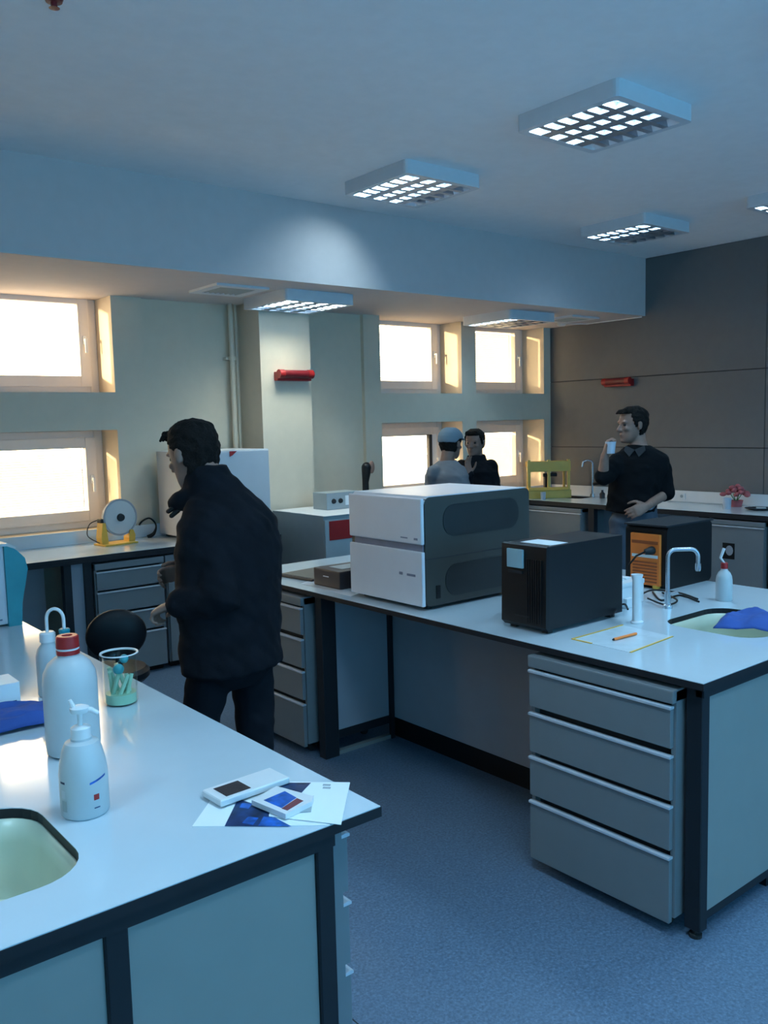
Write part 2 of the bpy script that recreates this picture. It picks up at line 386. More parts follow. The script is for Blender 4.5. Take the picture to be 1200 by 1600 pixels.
# ------------------------------------------------------------------ ceiling luminaires
S = 0.65
def lamp_fixture(name_label, x, y, z, power=1.0, tubes=2, col=LAMP_COL, ln=0.53, dy=0.0):
    t = thing('ceiling_lamp', name_label, 'ceiling lamp', (x, y, z), 0, 'square louvred ceiling lamps')
    h = S / 2
    o = MB(); o.prism(rrect(-h, h, -h, h, .03, 3), 'z', 0, -.085, [rrect(-h + .045, h - .045, -h + .045, h - .045, .01, 1)]); o.box(-h + .02, h - .02, -h + .02, h - .02, -.012, -.001)
    o.build('housing', 'fix', t)
    q = h - .045; n1, n2 = 4, 6
    for i in range(n1 - 1):       # long mirror reflectors between the tubes
        X = -q + 2 * q * (i + 1) / n1
        MB().prism([(X - .036, -.084), (X + .036, -.084), (X + .004, -.04), (X - .004, -.04)], 'y', -q, q).build('reflector', 'louv', t)
    for i in range(1, n2):
        Y = -q + 2 * q * i / n2
        MB().prism([(Y - .004, -.036), (Y + .004, -.036), (Y + .017, -.086), (Y - .017, -.086)], 'x', -q, q).build('louvre', 'louv', t)
    for i in range(n1):
        X = -q + 2 * q * (i + .5) / n1
        lit = (i < tubes)
        m = MB(); m.tube([(X, -q + .01, -.028), (X, q - .01, -.028)], .012, 10)
        m.build('fluorescent_tube', 'tube' if lit else 'tubeoff', t, True, label='lit fluorescent tube' if lit else 'unlit fluorescent tube')
        if lit:
            l = bpy.data.lights.new('lamp_light', 'AREA'); l.shape = 'RECTANGLE'; l.size = .022; l.size_y = ln; l.energy = LAMP_W * power / tubes; l.color = col
            lo = bpy.data.objects.new('lamp_light', l); C.objects.link(lo); lo.parent = t; lo.location = (X, dy, -.043)
    return t
k2 = (ZU - HC) / 1.522
U = [(3.73, 2.79, 'largest square ceiling lamp, upper right of the picture, with bright louvre cells', 1.0, 3), (3.73, 4.25, 'square ceiling lamp on the upper ceiling close to the bulkhead face', 1.0, 3),
     (6.08, 4.25, 'farther square lamp on the upper ceiling near the panelled right wall', .7, 2), (6.30, 2.97, 'square ceiling lamp cut off by the right edge of the picture', .7, 2),
     (-0.97, 1.33, 'square ceiling lamp over the far left of the near island, out of the picture', 1.9, 4), (1.38, 1.33, 'square ceiling lamp over the photographer, out of the picture', 1.9, 4),
     (3.73, 1.33, 'square ceiling lamp over the near end of the right island, out of the picture', 1.8, 4), (6.08, 1.33, 'square ceiling lamp near the right wall, out of the picture', 1.0, 3),
     (1.38, -0.13, 'square ceiling lamp behind the photographer', 1.8, 4), (3.73, -0.13, 'square ceiling lamp behind the right island', 1.0, 4), (6.08, -0.13, 'square ceiling lamp in the back right of the room', .7, 4)]
for i_, (x, y, lb, pw, tb) in enumerate(U):
    lf = lamp_fixture(lb, x * k2, y * k2, ZU, pw, tb)
    if i_ == 1:      # added spotlight under this lamp makes the soft patch on the bulkhead
        l = bpy.data.lights.new('bulkhead_spot', 'SPOT'); l.energy = 15; l.color = (0.62, 0.88, 1.0); l.spot_size = math.radians(100); l.spot_blend = 1.0; l.shadow_soft_size = .03
        lo = bpy.data.objects.new('bulkhead_spot', l); C.objects.link(lo); lo.parent = lf; lo.location = (0, S / 2 - .07, -.095)
        lo.rotation_euler = (Vector((3.80, YF, 2.66)) - Vector((x * k2, y * k2 + S / 2 - .07, ZU - .095))).to_track_quat('-Z', 'Y').to_euler()
lamp_fixture('square lamp on the lowered ceiling left of centre, with a sunlit side', 4.0, 5.975, ZL, 1.1, 4, (0.86, 0.95, 0.86), .30, -.11)
lamp_fixture('square lamp on the lowered ceiling in front of the far windows', 6.5, 6.0, ZL, .35, 1)
def vent(x, y, lb):
    t = thing('ceiling_vent', lb, 'vent', (x, y, ZL), 0, 'ceiling air vents')
    MB().prism([(-.22, -.22), (.22, -.22), (.22, .22), (-.22, .22)], 'z', 0, -.018, [[(-.15, -.15), (.15, -.15), (.15, .15), (-.15, .15)]]).build('frame', 'fix', t)
    MB().box(-.15, .15, -.15, .15, -.004, -.001).build('backing', 'joint', t)
    for i in range(7):
        X = -.13 + i * .0433
        MB().box(-.012, .012, -.15, .15, -.001, .001, mtx=Matrix.Translation((X, 0, -.010)) @ Matrix.Rotation(.7, 4, 'Y')).build('slat', 'greyb', t)
vent(3.33, 5.90, 'square air vent left of the lamp on the lowered ceiling'); vent(7.28, 5.88, 'square air vent near the panelled wall')
t = thing('smoke_detector', 'small detector under the lowered ceiling by the panelled wall', 'detector', (7.55, 6.2, ZL))
MB().lathe([(.0, 0), (.05, 0), (.05, -.02), (.035, -.035), (0, -.035)]).build('housing', 'white', t, True)
MB().tube([(0, 0, -.006), (.30, -.1, -.006), (.305, -.8, -.006)], .006).build('conduit', 'white', t)
t = thing('sprinkler_head', 'small reddish sprinkler at the top left corner of the picture', 'sprinkler', tuple(pz(84, -2, ZU)))
MB().lathe([(0, 0), (.035, 0), (.03, -.012), (.012, -.014), (.012, -.03), (.02, -.034), (0, -.036)]).build('sprinkler_body', 'redd', t, True)

# ------------------------------------------------------------------ wall fittings
t = thing('wall_pipe', 'cream heating pipe with a collar in the corner beside the column', 'pipe', (3.73, 6.60, 0))
MB().tube([(0, 0, 0.9), (0, 0, 2.79)], .022, 14).build('riser', 'wall', t, True)
MB().lathe([(.022, 2.32), (.034, 2.32), (.034, 2.35), (.022, 2.35)]).build('collar', 'wall', t, True)
MB().box(-.06, .0, -.0, .05, 2.325, 2.345).build('bracket', 'wall', t)
MB().tube([(.055, 0.02, 1.5), (.055, 0.02, 2.79)], .010, 10).build('thin_pipe', 'wall', t, True)
def emergency(lb, loc, rz):
    t = thing('emergency_light', lb, 'emergency light', loc, rz, 'red emergency lights')
    MB().box(-.17, .17, -.06, -.0, -.055, .02, .008).build('base', 'red', t)
    MB().tube([(-.12, -.075, 0), (.12, -.075, 0)], .034, 16).build('lens', 'redd', t, True)
    for s in (-1, 1): MB().tube([(s * .12, -.075, 0), (s * .17, -.075, 0)], .037, 16).build('end_cap', 'red', t, True)
emergency('red emergency light on the pale column', (4.125, 6.309, 2.19), 0)
emergency('dark red emergency light on the grey panelled wall', (XW - .001, 5.66, 2.14), -PI / 2)

# ------------------------------------------------------------------ furniture
def lip(mb_, x0, x1, z): pass
def pedestal(lb, loc, rz, w=.63, h0=.065, h1=.86, dep=.55, casters=True, edges=None, group='four-drawer cabinets', kindname='drawer_cabinet', smallc=False):
    t = thing(kindname, lb, 'cabinet', loc, rz, group)
    b = MB(); b.box(0, .018, .022, dep, h0, h1 - .004); b.box(w - .018, w, .022, dep, h0, h1 - .004); b.box(.018, w - .018, dep - .018, dep, h0, h1 - .004)
    b.box(.018, w - .018, .022, dep - .018, h0, h0 + .018); b.box(.0, w, .0, dep, h1 - .045, h1, .006, 2)
    b.build('carcass', 'draw', t)
    MB().box(.018, w - .018, .05, .06, h0 + .02, h1 - .045).build('recess_back', 'joint', t)
    ed = edges or [(.800, .662), (.632, .482), (.458, .308), (.280, .05)]
    for zt, zb in ed:
        d = MB().box(.008, w - .008, 0, .02, zb, zt, .003, 2).build('drawer', 'draw', t)
        MB().prism([(-.006, zt - .004), (.018, zt - .004), (.018, zt + .004), (.004, zt + .006), (-.006, zt + .003)], 'x', .006, w - .006).build('handle', 'alu', d)
    for zt, zb in ed[:3]: MB().box(.01, w - .01, .024, .03, zb - .008, zb - .002).build('rail', 'alu', t)
    if casters:
        MB().box(.03, w - .03, .05, dep - .05, h0 - .02, h0).build('base_frame', 'steel', t)
        for x, y in ((.06, .08), (w - .06, .08), (.06, dep - .06), (w - .06, dep - .06)):
            c = MB(); c.lathe([(0, -.012), (.022, -.012), (.025, -.006), (.025, .006), (.022, .012), (0, .012)], (x, y, .025), 16, Matrix.Rotation(PI / 2, 4, 'Y')); c.box(x - .012, x + .012, y - .012, y + .012, .03, h0 - .02)
            c.build('caster', 'rubber', t, True)
    else: MB().box(.02, w - .02, .06, .08, 0, h0).build('plinth', 'black', t)
    return t

def island(name_lb, x0, x1, y0, y1, sink, mirror):
    """white topped laboratory island; mirror=+1 when the aisle is on its -x side"""
    t = thing('lab_island', name_lb, 'lab bench', (x0, y0, 0), 0, 'lab islands'); w, l = x1 - x0, y1 - y0
    sk = [(a - x0, b - y0) for a, b in rrect(*sink, .11, 7)]
    out = [(0, 0), (w, 0), (w, l), (0, l)]
    MB().prism(out, 'z', .876, .8985, [sk]).build('worktop_core', 'edge', t)
    MB().prism([(0.002, .002), (w - .002, .002), (w - .002, l - .002), (.002, l - .002)], 'z', .8985, .9005, [sk]).build('worktop', 'top', t)
    f = MB(); i = .03
    for a, b, c, d in ((i, w - (i if mirror > 0 else .12), .015, .045), (i, w - (i if mirror > 0 else .12), l - .045, l - .015), (.12, .15, .045, l - .045), (w - .15, w - .12, .045, l - .045)): f.box(a, b, c, d, .842, .876)
    f.build('top_frame', 'steel', t)
    xs_ = [i, w / 2 - .03, w - i - .06] if mirror > 0 else [w - .165, w - .635, w - 1.15, i]
    for X in xs_:
        lg = MB().box(X, X + .045, .02, .08, .03, .876, .003, 1).build('leg', 'steel', t)
        MB().lathe([(0, 0), (.022, 0), (.022, .012), (.012, .016), (.012, .03), (0, .03)], (X + .023, .05, 0), 14).build('foot', 'rubber', lg)
        lg = MB().box(X, X + .045, l - .08, l - .02, .03, .876, .003, 1).build('leg', 'steel', t)
        MB().lathe([(0, 0), (.022, 0), (.022, .012), (.012, .016), (.012, .03), (0, .03)], (X + .023, l - .05, 0), 14).build('foot', 'rubber', lg)
    xs_ = sorted(xs_)
    for yy in (.03, l - .07):
        f = MB().box(xs_[0] + .045, xs_[-1], yy + .005, yy + .03, .05, .085).build('bottom_rail', 'steel', t)
        for a, b in zip(xs_, xs_[1:]): MB().box(a + .045, b, yy, yy + .018, .085, .85, .001, 1).build('end_panel', 'pan', t)
    # sink bowl
    c = [(a - x0, b - y0) for a, b in rrect(sink[0], sink[1], sink[2], sink[3], .11, 7)]
    b2 = bmesh.new(); cx = (sink[0] + sink[1]) / 2 - x0; cy = (sink[2] + sink[3]) / 2 - y0; R = []
    for z, s in ((.876, 1.0), (.82, .99), (.72, .95), (.695, .88), (.69, .7), (.685, .1)): R.append([b2.verts.new((cx + (p[0] - cx) * s, cy + (p[1] - cy) * s, z)) for p in c])
    for A, B in zip(R, R[1:]):
        for q in range(len(c)): b2.faces.new((A[q], A[(q + 1) % len(c)], B[(q + 1) % len(c)], B[q]))
    b2.faces.new(R[-1]); m = MB(); m.b.free(); m.b = b2
    s = m.build('sink', 'cream', t, True); md = s.modifiers.new('t', 'SOLIDIFY'); md.thickness = .006; md.offset = 1
    MB().lathe([(0, .6865), (.03, .6865), (.03, .690), (.02, .691), (0, .689)], (cx, cy, 0), 20).build('drain', 'metal', s, True)
    return t
# near island (foreground left) and right island
isl1 = island('near laboratory island at the bottom left, with sink and white bottles', -0.45, 1.17, 1.48, 4.55, (.10, .575, 1.64, 2.07), -1)
isl2 = island('right laboratory island carrying the large white instrument and black power unit', 2.50, 4.12, 1.48, 4.57, (3.13, 3.60, 1.64, 2.07), 1)
# knee space of the right island
MB().box(.51, .528, .72, 2.25, .12, .85).build('modesty_panel', 'panb', isl2)
MB().box(.532, .56, .05, 2.25, 0.0, .17).build('service_plinth', 'black', isl2)
MB().box(.12, .51, 2.21, 2.228, .13, .85).build('side_panel', 'panb', isl2)
MB().box(.12, .51, 2.205, 2.235, .085, .13).build('side_rail', 'steel', isl2)
MB().box(.12, .49, 2.195, 2.225, .0, .02).build('floor_batten', 'pan', isl2)
MB().box(.03, .12, 2.18, 2.24, .0, .876, .003, 1).build('leg', 'steel', isl2)
MB().box(.485, .508, 2.185, 2.208, .0, .85).build('leg', 'steel', isl2)
pedestal('four-drawer cabinet at the near corner of the right island', (2.475, 2.205, 0), -PI / 2, dep=.50)
pedestal('four-drawer cabinet at the far end of the right island behind the man', (2.475, 4.40, 0), -PI / 2, dep=.50)
pedestal('four-drawer cabinet under the near island, seen edge on', (1.15, 1.58, 0), PI / 2)
pedestal('second four-drawer cabinet under the near island, beyond the first', (1.15, 3.0, 0), PI / 2)

# counter under the windows
t = thing('wall_counter', 'white counter along the window wall at the left', 'counter', (-1.5, 5.88, 0))
X0 = -1.5; w = 3.70 - X0
MB().box(0, w, 0, .74, .855, .8985).build('worktop_core', 'edge', t)
MB().box(0.002, w - .002, .002, .738, .8985, .9005).build('worktop', 'top', t)
MB().box(0, w, .705, .725, .9006, 1.0, .002, 1).build('backsplash', 'top', t)
for X in (1.98, 2.12, 0.2, -1.4, 3.62): MB().box(X - X0, X - X0 + .05, .03, .09, 0, .855).build('leg', 'steel', t)
MB().box(0, 1.98 - X0, .45, .468, .12, .855).build('modesty_panel', 'panb', t)
MB().box(2.03 - X0, 2.12 - X0, .06, .075, .05, .855).build('filler_panel', 'panb', t)
pedestal('four-drawer cabinet under the window counter left of the man', (2.185, 5.885, 0), 0, w=.51, casters=False, h0=.045, h1=.838, edges=[(.775, .655), (.63, .49), (.465, .33), (.305, .045)])
t = thing('door_cabinet', 'grey door cabinet under the window counter behind the man', 'cabinet', (2.715, 5.885, 0))
MB().box(0, .6, .022, .55, .045, .838).build('carcass', 'draw', t)
d = MB().box(.008, .592, 0, .02, .05, .785, .003).build('door', 'draw', t)
MB().box(.006, .594, -.006, .015, .781, .789).build('handle', 'alu', d)
MB().box(.02, .58, .06, .08, 0, .045).build('plinth', 'black', t)

# counter on the right wall
t = thing('wall_counter', 'white counter along the grey panelled wall at the right', 'counter', (7.11, 1.2, 0)); D = YW - 1.2
sk = rrect(.39, .66, 4.72, 5.16, .06, 4)
MB().prism([(0, 0), (.745, 0), (.745, D - .005), (0, D - .005)], 'z', .852, .8985, [sk]).build('worktop_core', 'edge', t)
MB().prism([(.002, .002), (.743, .002), (.743, D - .007), (.002, D - .007)], 'z', .8985, .9005, [sk]).build('worktop', 'top', t)
MB().box(.725, .744, 0, D - .03, .9006, 1.01, .002, 1).build('backsplash', 'white', t)
MB().box(.0, .724, D - .03, D - .01, .9006, 1.01, .002, 1).build('backsplash', 'white', t)
m = MB(); m.box(.38, .67, 4.71, 5.17, .70, .706); [m.box(a, b, c, d, .706, .852) for a, b, c, d in ((.38, .388, 4.71, 5.17), (.662, .67, 4.71, 5.17), (.388, .662, 4.71, 4.718), (.388, .662, 5.162, 5.17))]
m.build('sink', 'steel', t)
for Y in (5.45, 4.22, 3.56, 1.25): MB().box(.02, .08, Y - 1.2, Y - 1.13, 0, .852).build('leg', 'steel', t)
MB().box(.40, .418, .1, D - .1, .12, .85).build('modesty_panel', 'panb', t)
def cup(lb, loc, w, label_pic=False, m='draw'):
    t = thing('door_cabinet', lb, 'cabinet', loc, -PI / 2)
    MB().box(0, w, .022, .38, .06, .84).build('carcass', m, t); MB().box(0, w, .0, .38, .80, .84, .004).build('top_strip', m, t)
    d = MB().box(.006, w - .006, 0, .02, .07, .785, .003).build('door', m, t)
    MB().box(.004, w - .004, -.008, .015, .783, .793, .002).build('handle', 'alu', d)
    MB().box(.02, w - .02, .06, .08, 0, .06).build('plinth', 'black', t)
    if label_pic:
        MB().box(w * .30, w * .51, -.0015, 0, .50, .64).build('sticker', 'black', t, label='small black square sticker with a pale figure')
        MB().prism([(w * .355 + .035 + .035 * math.cos(q * PI / 6), .575 + .045 * math.sin(q * PI / 6)) for q in range(12)], 'y', -.0022, -.0015).build('sticker_print', 'panb', t)
cup('cabinet under the right counter left of the standing man', (7.10, 6.45, 0), .86)
cup('pale cabinet with a small black sticker under the right counter', (7.10, 4.20, 0), .54, True)
cup('cabinet under the right counter beyond the right edge', (7.10, 3.5, 0), .60)

# ------------------------------------------------------------------ large equipment
# tall white incubator on the window counter
t = thing('incubator', 'tall white box-shaped incubator on the window counter behind the man', 'incubator', (2.985, 6.0, .9005))
MB().box(0, .70, 0, .56, .02, .68, .006).build('body', 'fridge', t)
MB().box(.012, .688, -.022, -.002, .03, .672, .006).build('door', 'fridge', t)
for x in (.05, .65):
    for y in (.05, .5): MB().box(x - .02, x + .02, y - .02, y + .02, 0, .02).build('foot', 'black', t)
MB().prism([(.335, .672), (.40, .672), (.36, .64), (.335, .63)], 'y', -.025, -.0225).build('red_tab', 'red', t)
# mains cable hanging beside it
tag(MB().cable([(2.86, 6.52, .905), (2.90, 6.50, .93), (2.925, 6.5, .98), (2.93, 6.54, 1.02), (2.90, 6.57, 1.05), (2.85, 6.585, 1.03), (2.82, 6.585, 1.0)], [.018, .014, .007, .007, .007, .007, .007], 8).build('power_cable', 'black', None, True), 'dark plug and cable looped on the window counter beside the incubator', 'cable')
# floor-standing grey cabinet with red label in front of the column
t = thing('grey_cabinet', 'grey metal cabinet with a red label in front of the column', 'cabinet', (3.86, 5.5, 0))
MB().box(0, .95, .02, .76, .04, 1.05, .006).build('body', 'greyb', t)
MB().box(.002, .948, .0, .02, .05, 1.02, .004).build('front_panel', 'greyb', t)
MB().box(.04, .30, -.003, 0, .86, 1.01).build('red_label', 'red', t)
MB().box(.03, .92, .06, .70, 0, .04).build('plinth', 'black', t)
MB().box(.0, .95, .0, .76, 1.05, 1.054).build('top_sheet', 'white', t)
t = thing('power_supply', 'small grey box with dials standing on the grey cabinet', 'device', (4.14, 5.86, 1.055))
MB().box(0, .34, 0, .2, .0, .14, .004).build('body', 'greyb', t)
for x in (.07, .14): MB().lathe([(0, 0), (.022, 0), (.018, .012), (0, .012)], (x, 0, .07), 16, Matrix.Rotation(PI / 2, 4, 'X')).build('dial', 'steel', t, True)
MB().box(.19, .31, -.002, 0, .03, .11).build('display', 'paper', t)
t = thing('handset', 'small black upright handset with a pale face behind the white instrument', 'device', (4.62, 5.95, 1.055))
MB().box(-.06, .06, -.05, .07, 0, .03, .008).build('base', 'black', t)
MB().limb([(0, 0, .03), (0, 0, .2), (.0, -.02, .33)], [.03, .028, .045]).build('body', 'black', t, True)
MB().ell((.035, -.045, .33), .03, .02, .055).build('face', 'skin', t, True)
# two part white instrument
t = thing('lab_instrument', 'large white two-storey laboratory instrument with grey sides', 'instrument', (2.60, 2.92, .9005))
Wd, Dp, Hh = .55, .70, .52
m = MB(); m.prism(rrect(0.0, Dp, .018, Hh, .03, 4), 'y', .0, Wd); m.build('chassis', 'instg', t)
m = MB(); m.prism([(.0, Hh - .215), (.0, Hh - .02), (.02, Hh + .004), (Dp - .03, Hh + .004), (Dp - .03, Hh - .006), (.02, Hh - .006)], 'y', .004, Wd - .004); m.build('top_cover', 'lilac', t)
MB().box(-.020, .0, .003, Wd - .003, Hh - .215, Hh - .004, .010, 3).build('upper_front', 'lilac', t)
MB().box(-.020, .0, .003, Wd - .003, .02, Hh - .248, .007, 3).build('lower_front', 'lilac', t)
MB().box(-.006, .004, .012, Wd - .03, Hh - .248, Hh - .215).build('drawer_band', 'band', t)
MB().box(-.0215, -.020, .03, .055, Hh - .195, Hh - .185).build('badge', 'band', t)
MB().box(-.0208, -.0198, .10, .15, Hh - .192, Hh - .186).build('badge', 'band', t)
MB().box(-.0208, -.0198, .05, .11, .155, .166).build('badge', 'band', t); MB().box(-.0208, -.0198, .14, .165, .155, .168).build('badge', 'band', t)
m = MB(); m.prism(rrect(.11, .62, Hh - .19, Hh - .04, .07, 6), 'y', -.003, 0); m.build('side_recess', 'instd', t)
m = MB(); m.prism(rrect(.12, .60, .05, .20, .07, 6), 'y', -.003, 0); m.build('side_recess', 'instd', t)
MB().box(.0, Dp - .01, -.0015, 0, .235, .240).build('seam', 'joint', t)
MB().box(.06, .085, -.004, 0, .05, .11).build('side_latch', 'black', t)
for x in (.05, Dp - .06):
    for y in (.05, Wd - .05): MB().lathe([(0, 0), (.02, 0), (.02, .018), (0, .018)], (x, y, 0), 14).build('foot', 'black', t)
MB().box(.09, .5, .12, Wd - .12, .004, .018).build('underside', 'black', t)
# black power unit
t = thing('power_unit', 'tall black uninterruptible power unit on the right island', 'power unit', (2.635, 2.245, .9005))
m = MB(); m.box(0.012, .50, 0, .235, .018, .355, .004); m.build('case', 'blacks', t)
m = MB(); m.prism([(-.006, .03), (.014, .012), (.014, .358), (.0, .352)], 'y', -.002, .237); m.build('front_bezel', 'black', t)
for i in range(7): MB().box(-.008, .0, .02 + i * .012, .027 + i * .012, .04, .30).build('vent_rib', 'black', t)
MB().box(-.012, -.001, .115, .20, .258, .335, .003).build('display', 'lcd', t)
MB().box(-.010, -.001, .12, .195, .235, .247).build('button_row', 'steel', t)
MB().box(.05, .16, .02, .18, .3552, .356).build('top_label', 'paper', t)
MB().box(-.0085, -.004, .08, .16, .06, .065).build('grip', 'steel', t)
for x in (.04, .45):
    for y in (.03, .20): MB().box(x - .015, x + .015, y - .015, y + .015, 0, .018).build('foot', 'rubber', t)
# black and orange machine
t = thing('orange_machine', 'black rounded machine with a bright orange back panel', 'machine', (3.745, 2.43, .9005))
m = MB(); m.prism(rrect(0.01, .42, 0.0, .315, .03, 5), 'y', 0, .24); m.build('body', 'black', t)
m = MB(); m.box(.0, .43, -.004, .244, .312, .322, .004); m.build('lid', 'steel', t)
o = MB().box(-.006, .012, .03, .20, .015, .275, .004).build('back_panel', 'orange', t)
MB().box(-.010, -.006, .04, .19, .225, .24).build('ridge', 'oranged', o)
MB().box(-.0075, -.006, .04, .19, .155, .17).build('label_strip', 'paper', o)
for i in range(7):
    MB().box(-.0085, -.006, .045, .185, .03 + i * .016, .038 + i * .016).build('vent_slot', 'oranged', o)
m = MB(); m.tube([(-.01, .07, .195), (-.03, .07, .195), (-.05, .085, .19)], [.022, .02, .014], 10); m.tube([(-.05, .085, .19), (-.07, .12, .17), (-.075, .16, .12), (-.08, .17, .05), (-.09, .15, .006)], .005, 8)
m.build('plug', 'black', t, True)
# teal and white machine on the far end of the near island
t = thing('teal_machine', 'white louvred machine with a curved teal cheek at the left edge', 'machine', (.60, 4.02, .9005))
MB().box(0, .49, 0, .42, .01, .36, .01).build('body', 'lilac', t)
prof = [(.49, .0), (.545, .0), (.552, .1), (.57, .18), (.585, .25), (.575, .30), (.545, .335), (.52, .355), (.49, .362)]
MB().prism(prof, 'y', -.012, .42).build('cheek', 'teal', t)
MB().prism([(.0, .362), (.0, .36), (.50, .36), (.535, .345), (.54, .352), (.505, .372), (.0, .375)], 'y', -.014, .42).build('top_shell', 'white', t)
for i in range(19): MB().box(.03, .455, -.004, 0, .065 + i * .0145, .0715 + i * .0145).build('louvre', 'steel', t)
MB().box(.44, .465, -.003, 0, .03, .037).build('badge', 'band', t)

# ------------------------------------------------------------------ bench-top articles, near island
ZT = .9008
p = pz(116, 1174, ZT)
t = thing('storage_bottle', 'large white plastic bottle with red screw cap on the near island', 'bottle', tuple(p))
MB().lathe([(0, 0), (.058, 0), (.068, 0.0075), (.070, 0.0281), (.070, 0.1917), (.067, 0.2197), (.055, 0.2450), (.038, 0.2599), (.028, 0.2646), (.026, 0.2805), (0, 0.2805)], seg=40).build('body', 'bottle', t, True)
MB().lathe([(0, 0.2693), (.030, 0.2693), (.030, 0.2805), (.0265, 0.2814), (.0265, 0.2861), (.030, 0.2870), (.029, 0.3160), (.026, 0.3188), (.014, 0.3188), (.012, 0.3151), (0, 0.3151)], seg=32).build('cap', 'red', t, True)
MB().lathe([(.0265, 0.2805), (.0285, 0.2814), (.0285, 0.2861), (.0265, 0.2870)]).build('cap_ring', 'white', t, True)
p = pz(134, 1268, ZT)
t = thing('pump_bottle', 'white pump dispenser bottle with a red dot label on the near island', 'bottle', tuple(p), 0)
MB().lathe([(0, 0), (.048, 0), (.053, .006), (.053, .095), (.050, .12), (.043, .15), (.036, .165), (.0235, .170), (.0235, .175), (0, .175)], seg=36).build('body', 'bottle', t, True)
MB().lathe([(0, .172), (.022, .172), (.022, .197), (.018, .20), (.006, .202), (.006, .235), (0, .235)], seg=28).build('pump_collar', 'white', t, True)
va = math.atan2(-p.y, -p.x)
m = MB(); m.lathe([(0, .232), (.019, .232), (.021, .236), (.021, .243), (.012, .247), (0, .248)], seg=24)
m.tube([(0, 0, .238), (.022, -.014, .236), (.034, -.022, .226)], [.008, .006, .005], 10)
m.tube([(-.012, .004, .245), (-.018, .008, .262)], [.006, .004], 8); m.build('pump_head', 'white', t, True)
def arc_label(a0, a1, z0, z1, mname, nm, r=.0535, lean=0):
    m = MB(); n = 8; b2 = m.b; A = []
    for i in range(n + 1):
        a = a0 + (a1 - a0) * i / n; dz = lean * i / n
        A.append((b2.verts.new((r * math.cos(a), r * math.sin(a), z0 + dz)), b2.verts.new((r * math.cos(a), r * math.sin(a), z1 + dz))))
    for q, w_ in zip(A, A[1:]): b2.faces.new((q[0], w_[0], w_[1], q[1]))
    return m.build(nm, mname, t)
arc_label(va + .22, va + 1.0, .080, .085, 'bluep', 'label_line', lean=.010); arc_label(va - 1.15, va - .85, .083, .088, 'navyp', 'label_line')
arc_label(va + .36, va + .60, .043, .056, 'red', 'label_dot'); arc_label(va + .36, va + .62, .024, .0265, 'navyp', 'label_text'); arc_label(va - 1.1, va - .8, .02, .045, 'greyb', 'label_text'); arc_label(va - 1.1, va - .85, .05, .068, 'fridge', 'label_text')
# wash bottle behind
p = pz(80, 1085, ZT); 
t = thing('wash_bottle', 'white wash bottle with looped spout behind the large red-capped bottle', 'bottle', tuple(p))
MB().lathe([(0, 0), (.036, 0), (.04, .006), (.04, .13), (.034, .155), (.022, .17), (.022, .18), (0, .18)]).build('body', 'bottle', t, True)
MB().lathe([(0, .178), (.025, .178), (.025, .205), (.02, .21), (0, .21)]).build('cap', 'white', t, True)
m = MB(); pts = [(-.0, 0, .20)] + [tuple(Vector((.775, -.631, 0)) * (.028 - .028 * math.cos(a)) + Vector((0, 0, .25 + .035 * math.sin(a)))) for a in [PI * k / 10 for k in range(11)]] + [(.0434, -.0353, .215)]
m.tube(pts, .0055, 10); m.build('spout', 'white', t, True)
m = MB(); m.lathe([(0, 0), (.016, 0), (.018, .02), (.015, .024), (0, .024)], (.0434, -.0353, .195)); m.build('stopper', 'tealc', t, True)
# beaker
p = pz(190, 1098, ZT)
t = thing('glass_beaker', 'glass beaker holding blue balls and pale green sticks', 'beaker', tuple(p))
MB().lathe([(.0, .001), (.048, .001), (.052, .008), (.052, .150), (.058, .160), (.056, .162), (.0495, .152), (.0495, .010), (.045, .005), (0, .005)], seg=40).build('beaker_wall', 'beaker', t, True)
m = MB(); m.lathe([(.053, .158), (.0595, .160), (.0585, .1635), (.0535, .162)], seg=40); m.build('rim', 'white', t, True)
for i, (x, y, z, r) in enumerate(((-.012, -.02, .115, .017), (.012, -.01, .142, .014))): MB().ell((x, y, z), r, r, r).build('blue_ball', 'teal', t, True)
for i in range(7):
    a = i * .9 + .3; MB().tube([(.03 * math.cos(a), .03 * math.sin(a), .012), (.035 * math.cos(a + 1.2), .035 * math.sin(a + 1.2), .12 - .006 * i)], .007, 8).build('pipette_stick', 'liquid', t, True)
MB().lathe([(0, .0055), (.047, .0055), (.047, .035), (0, .035)]).build('liquid', 'liquid', t, True)
